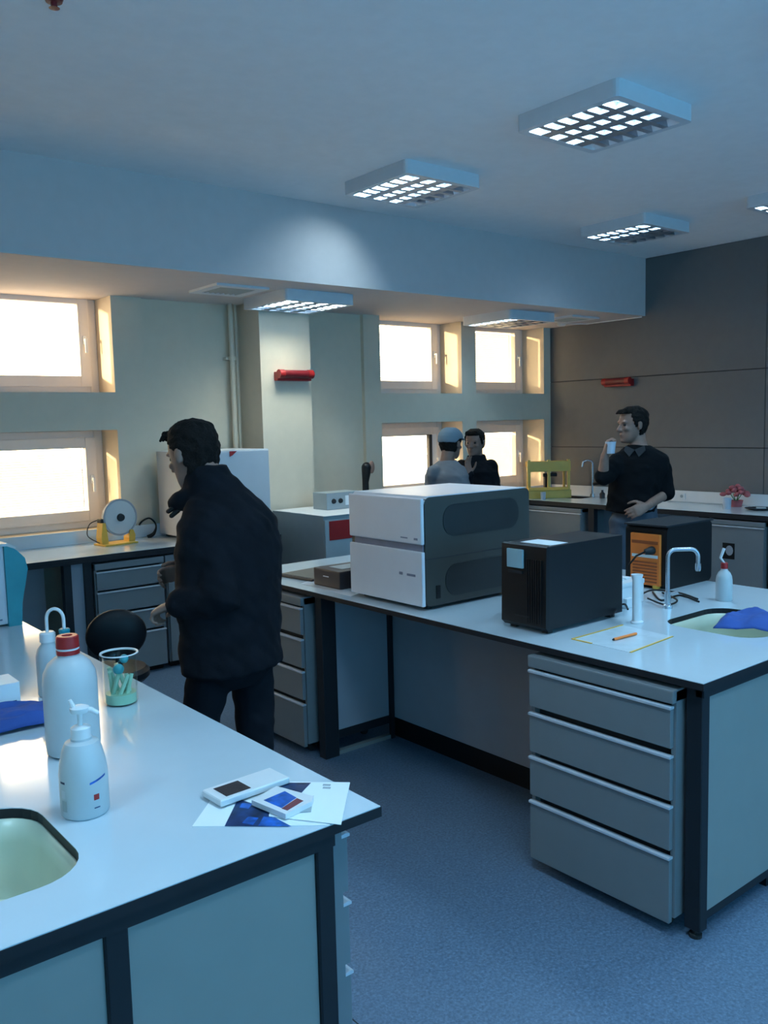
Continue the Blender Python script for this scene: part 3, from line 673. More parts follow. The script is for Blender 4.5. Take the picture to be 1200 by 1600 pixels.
# carton, cloth at the left
p = pz(33, 1102, ZT)
t = thing('carton', 'small pale carton on the near island at the left edge', 'box', tuple(p), 0)
MB().box(-.20, 0, 0, .12, 0, .075, .002).build('box_body', 'paper', t); MB().box(-.03, -.012, -.0008, 0, .012, .02).build('print_mark', 'navyp', t)
MB().box(-.20, 0, 0, .12, .0755, .077).build('lid_flap', 'paper', t)
def cloth(name_lb, cx, cy, lx, ly, rz, amp, drop=None, cat='cloth'):
    b2 = bmesh.new(); n = 28; G = []
    for i in range(n + 1):
        row = []
        for j in range(n + 1):
            u, v = i / n - .5, j / n - .5
            x, y = u * lx, v * ly
            z = .006 + amp * (0.5 + 0.5 * noise.noise(Vector((u * 2.5, v * 3.5, lx * 7)))) + amp * .35 * abs(noise.noise(Vector((u * 5, v * 7, 3))))
            z *= min(1, (0.5 - max(abs(u), abs(v))) * 6 + .25)
            if drop: x, y, z = drop(u, v, x, y, z)
            row.append(b2.verts.new((x, y, z)))
        G.append(row)
    for i in range(n):
        for j in range(n): b2.faces.new((G[i][j], G[i + 1][j], G[i + 1][j + 1], G[i][j + 1]))
    m = MB(); m.b.free(); m.b = b2; o = m.build('blue_cloth', 'blue', None, True)
    o.location = (cx, cy, ZT); o.rotation_euler = (0, 0, rz); md = o.modifiers.new('s', 'SOLIDIFY'); md.thickness = .003; md.offset = 1
    return tag(o, name_lb, cat)
p = pz(15, 1125, ZT); cloth('crumpled blue cloth at the left edge of the near island', p.x - .02, p.y - .02, .34, .22, -.05, .045)
# brochures
def sheet(name, lb, pts, z, m_='paper', th=.0012, cat='paper', group=None):
    P_ = [pz(a, b, z) for a, b in pts]; c = P_[0]
    t = thing(name, lb, cat, (c.x, c.y, z), 0, group)
    MB().prism([(q.x - c.x, q.y - c.y) for q in P_], 'z', 0, th).build('sheet', m_, t)
    return t, c
def patch(t, c, pts, z, m_, nm, dz=.0013):
    P_ = [pz(a, b, z + dz) for a, b in pts]
    return MB().prism([(q.x - c.x, q.y - c.y) for q in P_], 'z', dz, dz + .0004).build(nm, m_, t)
t, c = sheet('brochure', 'white brochure with dark blue printed picture on the bench corner', [(300, 1292), (515, 1290), (538, 1226), (360, 1222), (338, 1238)], ZT)
patch(t, c, [(351, 1291), (418, 1291), (430, 1268), (392, 1255), (372, 1248)], ZT, 'navyp', 'printed_picture')
patch(t, c, [(378, 1286), (395, 1289), (404, 1278), (388, 1276)], ZT, 'bluep', 'printed_spot', .0018); patch(t, c, [(374, 1262), (388, 1264), (394, 1256), (378, 1255)], ZT, 'bluep', 'printed_spot', .0018)
patch(t, c, [(403, 1291), (455, 1291), (430, 1278), (412, 1276)], ZT, 'bluep', 'printed_picture', .0015)
t, c = sheet('brochure', 'glossy white leaflet overlapping the blue brochure at the corner', [(420, 1276), (533, 1289), (547, 1223), (430, 1222)], ZT + .0025)
patch(t, c, [(428, 1240), (470, 1240), (486, 1223), (436, 1223)], ZT + .0025, 'navyp', 'printed_picture')
for q in range(2): patch(t, c, [(505, 1225 + 4.5 * q), (517, 1225.5 + 4.5 * q), (516, 1228 + 4.5 * q), (504, 1227.5 + 4.5 * q)], ZT + .0025, 'greyb', 'printed_mark')
# white handheld device with brown screen
zd = ZT + .005
a, b_, d_ = pz(322, 1236, zd + .014), pz(407, 1206, zd + .014), pz(345, 1253, zd + .014)
ex = (pz(388, 1238, zd + .014) - d_).normalized(); ang = math.atan2(ex.y, ex.x)
t = thing('handheld_device', 'white handheld device with brown screen on the brochures', 'device', (d_.x, d_.y, zd), ang)
MB().box(0, .19, 0, .085, 0, .016, .006, 3).build('body', 'white', t); MB().box(.022, .088, .012, .070, .016, .0168).build('screen', 'brown', t)
t = thing('card_box', 'small white card with a blue and maroon picture on the brochures', 'card', tuple(pz(436, 1272, ZT + .005)), ang - .75)
p0 = Vector(t.location)
t.rotation_euler = (0, 0, 0)
def quad_slab(t, p0, pts, z, th, m_, nm):
    P_ = [pz(a, b, z) for a, b in pts]
    return MB().prism([(q.x - p0.x, q.y - p0.y) for q in P_], 'z', z - th - p0.z, z - p0.z).build(nm, m_, t)
quad_slab(t, p0, [(393, 1250), (446, 1272), (487, 1252), (490, 1244), (432, 1228)], ZT + .017, .012, 'white', 'card')
quad_slab(t, p0, [(412, 1250), (440, 1262), (463, 1246), (445, 1236)], ZT + .0178, .0008, 'bluep', 'picture')
quad_slab(t, p0, [(440, 1263), (449, 1266), (474, 1251), (464, 1247)], ZT + .0178, .0008, 'redp', 'picture_strip')
quad_slab(t, p0, [(455, 1270), (486, 1268), (490, 1243), (476, 1250)], ZT + .0055, .001, 'greyb', 'backing_card')

# ------------------------------------------------------------------ bench-top articles, right island
t = thing('dark_case', 'dark brown case beside the white instrument', 'case', (2.625, 3.62, ZT))
MB().box(0, .32, 0, .24, 0, .095, .008, 2).build('case_body', 'case', t); MB().box(.06, .2, .06, .18, .0955, .0965).build('label', 'greyb', t)
MB().box(-.0015, 0, .10, .15, .055, .06).build('clasp', 'alu', t)
p = pz(450, 893, ZT)
t = thing('dark_tray', 'flat dark brown tray lying behind the case', 'tray', (2.66, 3.93, ZT), .12)
MB().box(0, .34, 0, .30, 0, .014, .004).build('tray_base', 'case', t); MB().box(.015, .325, .015, .285, .0142, .016).build('tray_inset', 'brown', t)
t, c = sheet('note_paper', 'bluish sheet of paper sticking out from under the dark case', [(470, 912), (548, 932), (566, 925), (490, 905)], ZT, 'fridge', .0008)
# document wallet with orange pen
t, c = sheet('document_wallet', 'clear document wallet with yellow edging in front of the power unit', [(894, 999), (985, 1020), (1051, 995), (973, 977)], ZT, 'walletw', .001)
def strip(t, c, a, b, wpx, z, m_, nm):
    A, B = pz(*a, z), pz(*b, z); n = (B - A).normalized(); s = Vector((-n.y, n.x, 0)) * wpx
    return MB().prism([(q.x - c.x, q.y - c.y) for q in (A - s, B - s, B + s, A + s)], 'z', .0011, .003).build(nm, m_, t)
for a, b in (((894, 999), (973, 977)), ((985, 1020), (1051, 995)), ((894, 999), (925, 1006))): strip(t, c, a, b, .004, ZT, 'yellow', 'yellow_edge')
A, B = pz(959, 999, ZT + .008), pz(994, 990, ZT + .008)
t = thing('orange_pen', 'orange pen lying on the document wallet', 'pen', tuple(A)); V = B - A; V.z = 0
MB().tube([(0, 0, 0), tuple(V)], .0055, 10).build('barrel', 'orange', t, True)
MB().tube([tuple(V * -.06), (0, 0, 0)], [.002, .005], 8).build('tip', 'black', t, True)
p = pz(995, 973, ZT)
t = thing('measuring_cylinder', 'tall white plastic measuring cylinder beside the cream box', 'cylinder', tuple(p))
MB().lathe([(0, 0), (.026, 0), (.027, .006), (.019, .012), (.0185, .18), (.024, .20), (.0245, .205), (.020, .203), (.0165, .18), (.0165, .02), (0, .018)], seg=28).build('cylinder_body', 'white', t, True)
p = pz(1043, 950, ZT)
t = thing('lab_tap', 'grey metal swan-neck tap beside the sink on the right island', 'tap', tuple(p))
dx = Vector((.775, -.631, 0))
MB().lathe([(0, 0), (.022, 0), (.022, .012), (.014, .018), (.014, .075), (0, .075)]).build('base', 'metal', t, True)
r_ = .035; Wt, Ht = .135, .265
pts = [Vector((0, 0, .05)), Vector((0, 0, .15)), Vector((0, 0, Ht - r_))] + [dx * (r_ - r_ * math.cos(a)) + Vector((0, 0, Ht - r_ + r_ * math.sin(a))) for a in [PI / 2 * k / 5 for k in range(1, 6)]] + \
      [dx * (Wt - r_ + r_ * math.sin(a)) + Vector((0, 0, Ht - r_ + r_ * math.cos(a))) for a in [PI / 2 * k / 5 for k in range(0, 6)]] + [dx * Wt + Vector((0, 0, Ht - .07))]
MB().tube(pts, .0095, 12).build('swan_neck', 'metal', t, True)
MB().lathe([(0, 0), (.010, 0), (.013, .01), (.013, .035), (0, .035)], tuple(dx * Wt + Vector((0, 0, Ht - .10)))).build('nozzle', 'metal', t, True)
MB().tube([(0, 0, .06), tuple(Vector((.02, -.04, .075)))], .007, 8).build('lever', 'metal', t, True)
p = pz(1131, 938, ZT)
t = thing('wash_bottle', 'white wash bottle with red cap on the right island', 'bottle', tuple(p))
MB().lathe([(0, 0), (.034, 0), (.037, .006), (.037, .095), (.034, .115), (.026, .132), (.016, .142), (.014, .152), (0, .152)], seg=32).build('body', 'bottle', t, True)
MB().lathe([(0, .15), (.016, .15), (.016, .175), (.013, .178), (0, .178)]).build('cap', 'red', t, True)
MB().tube([(0, 0, .175), tuple(-dx * .018 + Vector((0, 0, .20))), tuple(-dx * .002 + Vector((0, 0, .245)))], [.004, .006, .007], 10).build('nozzle', 'white', t, True)
def hang(u, v, x, y, z):
    if x < -.06: z += .0
    return x, y, z + .015 * (1 - abs(2 * v)) 
p = pz(1190, 978, ZT); cloth('blue cloth draped over the far rim of the right sink', p.x - .02, p.y - .0, .30, .30, .35, .05, hang)
# cream box with cables
t = thing('cable_box', 'cream plastic box with cables beside the black power unit', 'box', (3.24, 2.33, ZT), .1)
MB().box(0, .21, 0, .14, 0, .10, .008).build('box_body', 'white', t); MB().box(-.003, .213, -.003, .143, .088, .112, .008).build('lid', 'white', t)
MB().box(.02, .08, -.02, 0, .0, .045, .004).build('socket', 'white', t)
for i in range(3): MB().box(.02 + i * .05, .05 + i * .05, .04, .07, .112, .120, .003).build('lid_clip', 'paper', t)
for (x, y), nm in (((963, 938), 'yellow plug lying left of the measuring cylinder'), ((1026, 920), 'yellow plug lying in front of the orange machine')):
    p = pz(x, y, ZT); t = thing('yellow_plug', nm, 'plug', tuple(p)); MB().box(-.018, .018, -.014, .014, 0, .02, .005).build('plug_body', 'yellow', t); MB().tube([(0, .01, .01), (.03, .04, .01)], .004, 8).build('pin_lead', 'black', t, True)
for i, pts in enumerate(([(1020, 925), (1034, 938), (1062, 930), (1092, 940)], [(1012, 935), (1040, 945), (1058, 938), (1035, 926)], [(1000, 930), (1020, 922), (1060, 926), (1090, 936)], [(957, 962), (966, 948), (976, 944), (981, 952)])):
    Q = [pz(a, b, ZT + .005 + .0095 * i) for a, b in pts]
    lbs = ['black cable ending nearest the swan-neck tap', 'black cable curled under the tap', 'black cable running behind the tap', 'black cable between power unit and measuring cylinder']
    tag(MB().cable([s_ - Q[0] for s_ in Q], .0045).build('black_cable', 'black', None, True), lbs[i], 'cable', 'loose cables on the right island', Q[0])
p = pz(1058, 905, ZT); t = thing('green_sponge', 'small green and white sponge beside the orange machine', 'sponge', tuple(p), .4)
MB().box(-.03, .03, -.02, .02, 0, .016, .004).build('sponge_body', 'white', t); MB().box(-.03, .03, -.02, .02, .016, .024, .003).build('scourer', 'green', t)

# ------------------------------------------------------------------ articles on the wall counters
t = thing('rotator', 'yellow laboratory rotator with a pale disc on the window counter', 'rotator', (2.54, 6.36, ZT), .12)
MB().box(-.14, .13, -.09, .09, 0, .012, .003).build('base', 'yellow', t)
for s, h in ((-1, .17), (1, .10)):
    MB().prism([(s * .135, .012), (s * .085, .012), (s * .085, .04), (s * .10, h), (s * .125, h), (s * .14, .06)], 'y', -.035, .045).build('bracket', 'yellow', t)
mt = Matrix.Rotation(PI / 2, 4, 'X')
MB().lathe([(0, -.012), (.125, -.012), (.135, 0), (.125, .012), (0, .012)], (.03, -.01, .20), 40, mt).build('disc', 'bottle', t, True)
MB().lathe([(.128, -.014), (.140, -.014), (.140, .014), (.128, .014)], (.03, -.008, .20), 40, mt).build('disc_rim', 'panb', t, True)
MB().lathe([(0, 0), (.03, 0), (.026, .02), (.012, .024), (0, .024)], (.03, -.022, .20), 20, mt).build('hub', 'steel', t, True)
MB().box(-.13, -.09, -.02, .04, .17, .20, .006).build('motor', 'black', t)
MB().tube([(.03, .01, .20), (-.11, .01, .185)], .008).build('axle', 'metal', t, True)
MB().cable([(-.11, .05, .19), (-.17, .08, .16), (-.20, .06, .08), (-.15, .02, .03), (-.13, .0, .02)], .004, 8).build('lead', 'steel', t, True)
# yellow rack
t = thing('yellow_rack', 'yellow plastic rack frame in the corner of the right counter', 'rack', (7.42, 6.30, ZT), -.6)
MB().box(-.24, .24, -.11, .11, 0, .09, .008).build('base', 'yellowd', t)
MB().box(-.24, .20, -.12, -.09, .09, .12, .005).build('drawer_front', 'yellow', t)
for x in (-.22, .0, .22): MB().box(x - .015, x + .015, -.08, -.05, .09, .42, .004).build('upright', 'yellowd', t)
for x in (-.2, .21): MB().box(x - .012, x + .012, .06, .085, .09, .40, .004).build('upright', 'yellowd', t)
MB().box(-.24, .24, -.085, -.05, .29, .40, .004).build('crossbar', 'yellowd', t); MB().box(-.22, .23, .06, .09, .34, .40, .004).build('crossbar', 'yellow', t)
MB().box(-.03, .03, -.02, .05, .09, .25, .006).build('column', 'case', t)
MB().tube([(-.05, -.02, .25), (.10, -.02, .25)], .02, 12).build('rotor', 'steel', t, True)
p = pz(836, 780, ZT); tag(MB().lathe([(0, 0), (.025, 0), (.029, .08), (.026, .08), (.022, .005), (0, .005)]).build('paper_cup', 'cup', None, True), 'small white cup standing in front of the yellow rack', 'cup', None, (7.2, 6.17, ZT))
p = pz(915, 774, ZT)
t = thing('lab_tap', 'slim metal tap over the dark sink on the right counter', 'tap', (7.80, 5.98, ZT))
m = MB(); m.tube([(0, 0, 0), (0, 0, .37), (-.02, .01, .395), (-.06, .03, .40), (-.10, .05, .385), (-.11, .055, .33)], .011, 10); m.build('spout', 'metal', t, True)
MB().lathe([(0, 0), (.028, 0), (.024, .03), (0, .03)]).build('base', 'metal', t, True); MB().tube([(0, -.02, .14), (0, -.09, .15)], .018, 10).build('handle', 'black', t, True)
tag(MB().lathe([(0, 0), (.028, 0), (.03, .05), (.012, .07), (.012, .09), (0, .09)]).build('small_bottle', 'case', None, True), 'small dark bottle on the right counter beside the tap', 'bottle', None, (7.68, 5.76, ZT))
tag(MB().lathe([(0, 0), (.035, 0), (.038, .10), (.035, .10), (.031, .005), (0, .005)]).build('white_cup', 'cup', None, True), 'white cup on the right counter in front of the pink flowers', 'cup', None, (7.45, 4.2, ZT))
t = thing('flower_pot', 'pink flowers in a pot on the right counter', 'flowers', (7.68, 4.24, ZT))
MB().lathe([(0, 0), (.05, 0), (.065, .06), (.06, .06), (.045, .005), (0, .005)]).build('pot', 'pink', t, True)
for i in range(16):
    a = i * 2.4; rr = .03 + .006 * i; z = .10 + .09 * math.exp(-i * .12)
    m = MB(); m.ell((rr * math.cos(a), rr * math.sin(a), z), .032, .026, .020, Matrix.Rotation(a, 4, 'Z') @ Matrix.Rotation(.5, 4, 'X'), 8); m.build('blossom', 'pink', t, True)
for i in range(6): a = i * 1.05; MB().tube([(0, 0, .04), (.05 * math.cos(a), .05 * math.sin(a), .12)], .004, 6).build('stem', 'green', t, True)
t = thing('shallow_dish', 'dark shallow dish with folded papers at the right end of the counter', 'dish', (7.55, 3.95, ZT)); MB().lathe([(0, 0), (.07, 0), (.12, .012), (.118, .016), (.068, .004), (0, .004)]).build('dish_body', 'steel', t, True); MB().box(-.09, .05, -.06, .02, .014, .02, .002, 1, Matrix.Rotation(.5, 4, 'Z')).build('papers', 'greyb', t)
t = thing('wall_socket', 'small socket on the backsplash of the right counter', 'socket', (7.834, 4.9, .955), -PI / 2); MB().box(-.035, .035, -.01, 0, -.03, .03, .004).build('plate', 'white', t); MB().lathe([(0, 0), (.016, 0), (.016, .003), (0, .003)], (0, -.010, 0), 16, mt).build('socket_well', 'greyb', t)
tag(MB().tube([(0, 0, 0), (.0, -.2, .005), (.02, -.45, 0), (.0, -.7, .004)], .004, 6).build('counter_cable', 'greyb', None, True), 'thin grey cable lying along the right counter', 'cable', None, (7.72, 5.0, ZT + .004))

# ------------------------------------------------------------------ round-backed stool
t = thing('lab_chair', 'black round-backed chair behind the near island', 'chair', (1.76, 4.55, 0), -.25)
mt2 = Matrix.Rotation(-.12, 4, 'X')
m = MB(); m.b.free(); b2 = bmesh.new(); bmesh.ops.create_uvsphere(b2, u_segments=32, v_segments=18, radius=1); b2.transform(Matrix.Diagonal((.155, .045, .135, 1))); b2.transform(Matrix.Translation((0, -.20, .695))); m.b = b2; m.build('backrest', 'blacks', t, True)
MB().lathe([(0, .40), (.17, .40), (.19, .42), (.19, .45), (.17, .47), (0, .475)], seg=36).build('seat', 'blacks', t, True)
MB().tube([(0, -.21, .66), (0, -.24, .52), (0, -.20, .40), (0, 0, .39)], .018, 10).build('back_bar', 'steel', t, True)
MB().tube([(0, 0, .10), (0, 0, .41)], .025, 14).build('gas_lift', 'steel', t, True)
for i in range(5):
    a = 2 * PI * i / 5; lg = MB().tube([(0, 0, .12), (.24 * math.cos(a), .24 * math.sin(a), .065)], [.024, .015], 10).build('leg', 'black', t, True)
    MB().lathe([(0, -.012), (.026, -.012), (.028, 0), (.026, .012), (0, .012)], (.24 * math.cos(a), .24 * math.sin(a), .028), 16, Matrix.Rotation(PI / 2, 4, 'Y')).build('caster', 'rubber', lg, True)

# ------------------------------------------------------------------ people
HEAD = [(-.118, .020, .078, .040), (-.108, .038, .088, .005), (-.090, .053, .093, -.035), (-.065, .063, .093, -.058), (-.035, .070, .093, -.078), (0, .074, .093, -.094),
        (.03, .077, .095, -.100), (.058, .076, .091, -.099), (.083, .067, .076, -.086), (.103, .047, .048, -.060), (.115, .022, .016, -.030)]
def head_pt(u, a, off=0):
    """surface point of the head at height u and angle a (0 = face)"""
    for r0, r1 in zip(HEAD, HEAD[1:]):
        if u <= r1[0]: break
    k_ = max(0, min(1, (u - r0[0]) / (r1[0] - r0[0])))
    w_, f_, b_ = [r0[i] + (r1[i] - r0[i]) * k_ for i in (1, 2, 3)]
    c = (f_ + b_) / 2 - 0.0; h = (f_ - b_) / 2
    return Vector((c + (h + off) * math.cos(a), (w_ + off) * math.sin(a), u))
def frame(fwd, up=None):
    f = Vector(fwd).normalized(); u = Vector(up or (0, 0, 1)); l = u.cross(f).normalized(); u = f.cross(l).normalized()
    return Matrix(((f.x, l.x, u.x), (f.y, l.y, u.y), (f.z, l.z, u.z)))
def remeshed(mb_, name, m_, parent, voxel=.006, smooth_it=4, wrinkle=0.0):
    me = bpy.data.meshes.new('tmp'); mb_.b.to_mesh(me); mb_.b.free()
    o = bpy.data.objects.new('tmp', me); C.objects.link(o)
    r = o.modifiers.new('r', 'REMESH'); r.mode = 'VOXEL'; r.voxel_size = voxel; r.use_smooth_shade = True
    s_ = o.modifiers.new('s', 'SMOOTH'); s_.factor = .5; s_.iterations = smooth_it
    dg = bpy.context.evaluated_depsgraph_get(); dg.update()
    me2 = bpy.data.meshes.new_from_object(o.evaluated_get(dg)); me2.name = name
    bpy.data.objects.remove(o); bpy.data.meshes.remove(me)
    if wrinkle:
        ns = [v.normal.copy() for v in me2.vertices]
        for v, n_ in zip(me2.vertices, ns):
            c = v.co; v.co = c + n_ * (wrinkle * (noise.noise(Vector((c.x * 7, c.y * 7, c.z * 13))) + .6 * noise.noise(Vector((c.x * 16, c.y * 16, c.z * 26 + c.x * 20)))))
    me2.materials.clear(); me2.materials.append(M[m_])
    me2.polygons.foreach_set('use_smooth', [True] * len(me2.polygons))
    o2 = bpy.data.objects.new(name, me2); C.objects.link(o2); o2.parent = parent
    return o2
def add_hand(mb_, wrist, fwd, palm_n, curl=.6, thumb=1, sc_=1.0, spread=0.12):
    """palm, four unequal fingers and a thumb; palm_n points out of the palm"""
    f = Vector(fwd).normalized(); n = Vector(palm_n); n = (n - f * n.dot(f)).normalized(); s_ = f.cross(n) * thumb
    w0 = Vector(wrist)
    def P(a, b, c): return w0 + (f * a + s_ * b + n * c) * sc_
    mb_.loft([(P(-.03, 0, 0), s_ * .027, n * .020), (P(0, 0, 0), s_ * .028, n * .018), (P(.03, .002, 0), s_ * .037, n * .017), (P(.065, .001, 0), s_ * .042, n * .015), (P(.088, 0, 0), s_ * .040, n * .011), (P(.094, 0, 0), s_ * .034, n * .006)], 14)
    for i, (b, L, r) in enumerate(((.031, .070, .0085), (.011, .078, .009), (-.010, .072, .0085), (-.030, .056, .0075))):
        p = P(.080, b, 0); ang = curl * .45; pts = [p]; d0 = 0
        for k_, q in enumerate((.42, .32, .26)):
            d0 += curl * (.9 if k_ else .6)
            p = p + (f * math.cos(d0) + n * math.sin(d0) + s_ * spread * (b * 12)).normalized() * L * q * sc_; pts.append(p)
        mb_.limb(pts, [r * sc_, r * .97 * sc_, r * .9 * sc_, r * .75 * sc_], 10)
    p = P(.020, .030, .004); pts = [p]
    for L, dv in ((.036, f * .6 + s_ * .75 + n * .35), (.030, f * .85 + s_ * .35 + n * .45), (.024, f * .95 + s_ * .05 + n * .4)):
        p = p + dv.normalized() * L * sc_; pts.append(p)
    mb_.limb(pts, [.013 * sc_, .011 * sc_, .010 * sc_, .008 * sc_], 10)
def person(lb, head, hf, J, torso, bf, topm, trm, group=None, hairm='hair', hairline=(.055, -.015, -.075), cap=False, hs=1.0, bare_forearm=False, hem=None, sleeve_r=(.062, .052, .042), hands=None, collar=None, arm_r=1.0, legs=True, lap=.0):
    head = Vector(head); base = Vector((J['neck'].x, J['neck'].y, 0))
    t = thing('person', lb, 'person', tuple(base)); o = base
    L = lambda v: Vector(v) - o
    R = frame(hf); H = L(head)
    bfv = Vector((bf[0], bf[1], 0)).normalized(); lat = Vector((-bfv.y, bfv.x, 0))
    body = MB()
    # head
    b2rings = []
    seg = 28
    bb = bmesh.new(); rg = []
    for i in range(23):
        u = -.118 + .233 * (i / 22)
        rg.append([bb.verts.new(H + R @ (head_pt(u, 2 * PI * k_ / seg) * hs)) for k_ in range(seg)])
    for A, B in zip(rg, rg[1:]):
        for k_ in range(seg): bb.faces.new((A[k_], A[(k_ + 1) % seg], B[(k_ + 1) % seg], B[k_]))
    bb.faces.new(rg[0]); bb.faces.new(rg[-1]); bmesh.ops.recalc_face_normals(bb, faces=bb.faces[:]); body._merge(bb)
    hp = lambda x, y, z: H + R @ (Vector((x, y, z)) * hs)
    body.limb([hp(.088, 0, .018), hp(.104, 0, -.008), hp(.113, 0, -.026)], [.008 * hs, .010 * hs, .013 * hs], 10)
    body.ell(hp(.100, .012, -.030), .011 * hs, .009 * hs, .009 * hs); body.ell(hp(.100, -.012, -.030), .011 * hs, .009 * hs, .009 * hs)
    m3 = R.to_4x4()
    for s_ in (-1, 1):
        body.ell(hp(.083, s_ * .031, .026), .014 * hs, .022 * hs, .008 * hs, m3)
        body.ell(hp(.072, s_ * .040, -.020), .020 * hs, .020 * hs, .016 * hs, m3)
        body.ell(hp(-.004, s_ * .084, -.002), .019 * hs, .012 * hs, .033 * hs, m3 @ Matrix.Rotation(s_ * .25, 4, 'Z') @ Matrix.Rotation(-.15, 4, 'Y'))
    body.ell(hp(.090, 0, -.056), .012 * hs, .024 * hs, .006 * hs, m3); body.ell(hp(.088, 0, -.068), .012 * hs, .021 * hs, .007 * hs, m3)
    body.ell(hp(.080, 0, -.098), .018 * hs, .022 * hs, .014 * hs, m3)
    nk = L(J['neck'])
    body.limb([hp(-.02, 0, -.055), (hp(-.03, 0, -.10) + nk) / 2, nk - Vector((0, 0, .04))], [.058 * hs, .056, .066], 16)
    def tor(mb_, k_, z0=-9, extra=0.0):
        rings = [(L(c), lat * (a * k_ + extra), bfv * (b * k_ + extra)) for c, a, b in torso if c.z > z0]
        mb_.loft(rings, 28)
    tor(body, .80)
    for sd in ('L', 'R'):
        s0, el, wr = L(J['sh' + sd]), L(J['el' + sd]), L(J['wr' + sd])
        body.limb([s0, el, wr], [.048, .038 * arm_r, .027 * arm_r], 14)
        if hands and sd in hands: add_hand(body, wr + (wr - el).normalized() * .01, *hands[sd])
        if legs:
            h, k_, an = L(J['hip' + sd]), L(J['kn' + sd]), L(J['an' + sd])
            body.limb([h + Vector((0, 0, -.03)), k_, an], [.062, .045, .034], 14)
    remeshed(body, 'body', 'skin', t, .0062)
    # garment: top
    g = MB(); tor(g, 1.0)
    for sd in ('L', 'R'):
        s0, el, wr = L(J['sh' + sd]), L(J['el' + sd]), L(J['wr' + sd])
        ts = torso[1][0]
        g.limb([L(torso[2][0]).lerp(s0, .55), s0], [sleeve_r[0] * 1.1, sleeve_r[0]], 16)
        if bare_forearm: g.limb([s0, s0.lerp(el, .97)], [sleeve_r[0], sleeve_r[1] * 1.02], 16)
        else: g.limb([s0, el, el.lerp(wr, .93)], [sleeve_r[0], sleeve_r[1] * 1.05, sleeve_r[2]], 16)
    if collar: collar(g, L, R, H, nk, bfv, lat)
    remeshed(g, 'jacket' if topm == 'jacket' else 'shirt', topm, t, .009, 3, .009)
    if legs:
        g = MB()
        hl, hr = L(J['hipL']), L(J['hipR']); mid = (hl + hr) / 2
        wa, wb_ = torso[0][1] * .90, torso[0][2] * .90
        g.loft([(mid + Vector((0, 0, .09)), lat * wa * .95, bfv * wb_ * .95), (mid + Vector((0, 0, .03)), lat * wa, bfv * wb_), (mid + Vector((0, 0, -.06)), lat * wa * .98, bfv * wb_), (mid + Vector((0, 0, -.13)), lat * .10, bfv * .09)], 24)
        for sd in ('L', 'R'):
            h, k_, an = L(J['hip' + sd]), L(J['kn' + sd]), L(J['an' + sd])
            g.limb([h + Vector((0, 0, -.05)), k_, an + Vector((0, 0, .02))], [.086, .066, .056], 16)
        remeshed(g, 'trousers', trm, t, .010, 3, .008)
        for sd in ('L', 'R'):
            an = L(J['an' + sd]); z = Vector((an.x, an.y, 0)); m = MB()
            m.limb([z - bfv * .05 + Vector((0, 0, .045)), z + bfv * .08 + Vector((0, 0, .04)), z + bfv * .17 + Vector((0, 0, .032))], [.042, .043, .030], 14)
            m.limb([z + Vector((0, 0, .06)), z + Vector((0, 0, .10))], [.042, .045], 12); sh = remeshed(m, 'shoe', 'shoe', t, .008, 2)
            zmin = min(v.co.z for v in sh.data.vertices)
            for v in sh.data.vertices: v.co.z = max(v.co.z - zmin, 0.0) if v.co.z - zmin > .008 else 0.0
    for s_ in (-1, 1): MB().ell(hp(.0775, s_ * .031, .006), .0125 * hs, .0125 * hs, .0105 * hs).build('eye', 'eye', t, True)
    # hair or cap
    def shell(nm, m_, line, off, jit, wob=0):
        bb = bmesh.new(); rg = []; N, S_ = 40, 60
        for i in range(N + 1):
            u = -.112 + .227 * i / N; row = []
            for k_ in range(S_):
                a = 2 * PI * k_ / S_; fr_ = abs(((a + PI) % (2 * PI)) - PI) / PI   # 0 face .. 1 back
                if fr_ < .30: ln = line[0]
                elif fr_ < .5: ln = line[0] + (line[1] - line[0]) * (fr_ - .30) / .12 if fr_ < .42 else line[1]
                else: ln = line[1] + (line[2] - line[1]) * min(1, (fr_ - .5) / .12)
                s1 = max(0, min(1, (u - ln) / .014)); s1 = s1 * s1 * (3 - 2 * s1)
                of = -.014 + (off + .014) * s1 + jit * s1 * noise.noise(Vector((math.cos(a) * 4, math.sin(a) * 4, u * 45)))
                top_ = max(0, (u - .05) / .065)
                p = head_pt(u, a, of); p.z += off * .9 * top_ * s1
                row.append(bb.verts.new(H + R @ (p * hs)))
            rg.append(row)
        for A, B in zip(rg, rg[1:]):
            for k_ in range(S_): bb.faces.new((A[k_], A[(k_ + 1) % S_], B[(k_ + 1) % S_], B[k_]))
        bb.faces.new(rg[-1]); bb.faces.new(rg[0]); bmesh.ops.recalc_face_normals(bb, faces=bb.faces[:])
        m = MB(); m.b.free(); m.b = bb; return m.build(nm, m_, t, True)
    shell('hair', hairm, hairline, .012, .010)
    if not cap:
        m = MB()
        for i in range(9): m.limb([hp(.04 + .004 * i, -.045 + .011 * i, .100), hp(.070, -.05 + .012 * i, .098), hp(.092 + .003 * (i % 3), -.05 + .012 * i, .084)], [.012 * hs, .010 * hs, .005 * hs], 8)
        m.build('fringe', hairm, t, True)
    else:
        shell('cap', 'cap', (.045, .035, .0), .022, .0)
        m = MB(); m.loft([(hp(.06, 0, .055), (R @ Vector((0, .07, 0))) * hs, (R @ Vector((0, 0, .010))) * hs), (hp(.115, 0, .050), (R @ Vector((0, .060, 0))) * hs, (R @ Vector((0, 0, .006))) * hs), (hp(.145, 0, .044), (R @ Vector((0, .03, 0))) * hs, (R @ Vector((0, 0, .004))) * hs)], 16); m.build('cap_peak', 'cap', t, True)
    return t
gd = lambda f_, r_: Vector((.629, .777, 0)) * f_ + Vector((.776, -.631, 0)) * r_     # away from / to the right of the camera

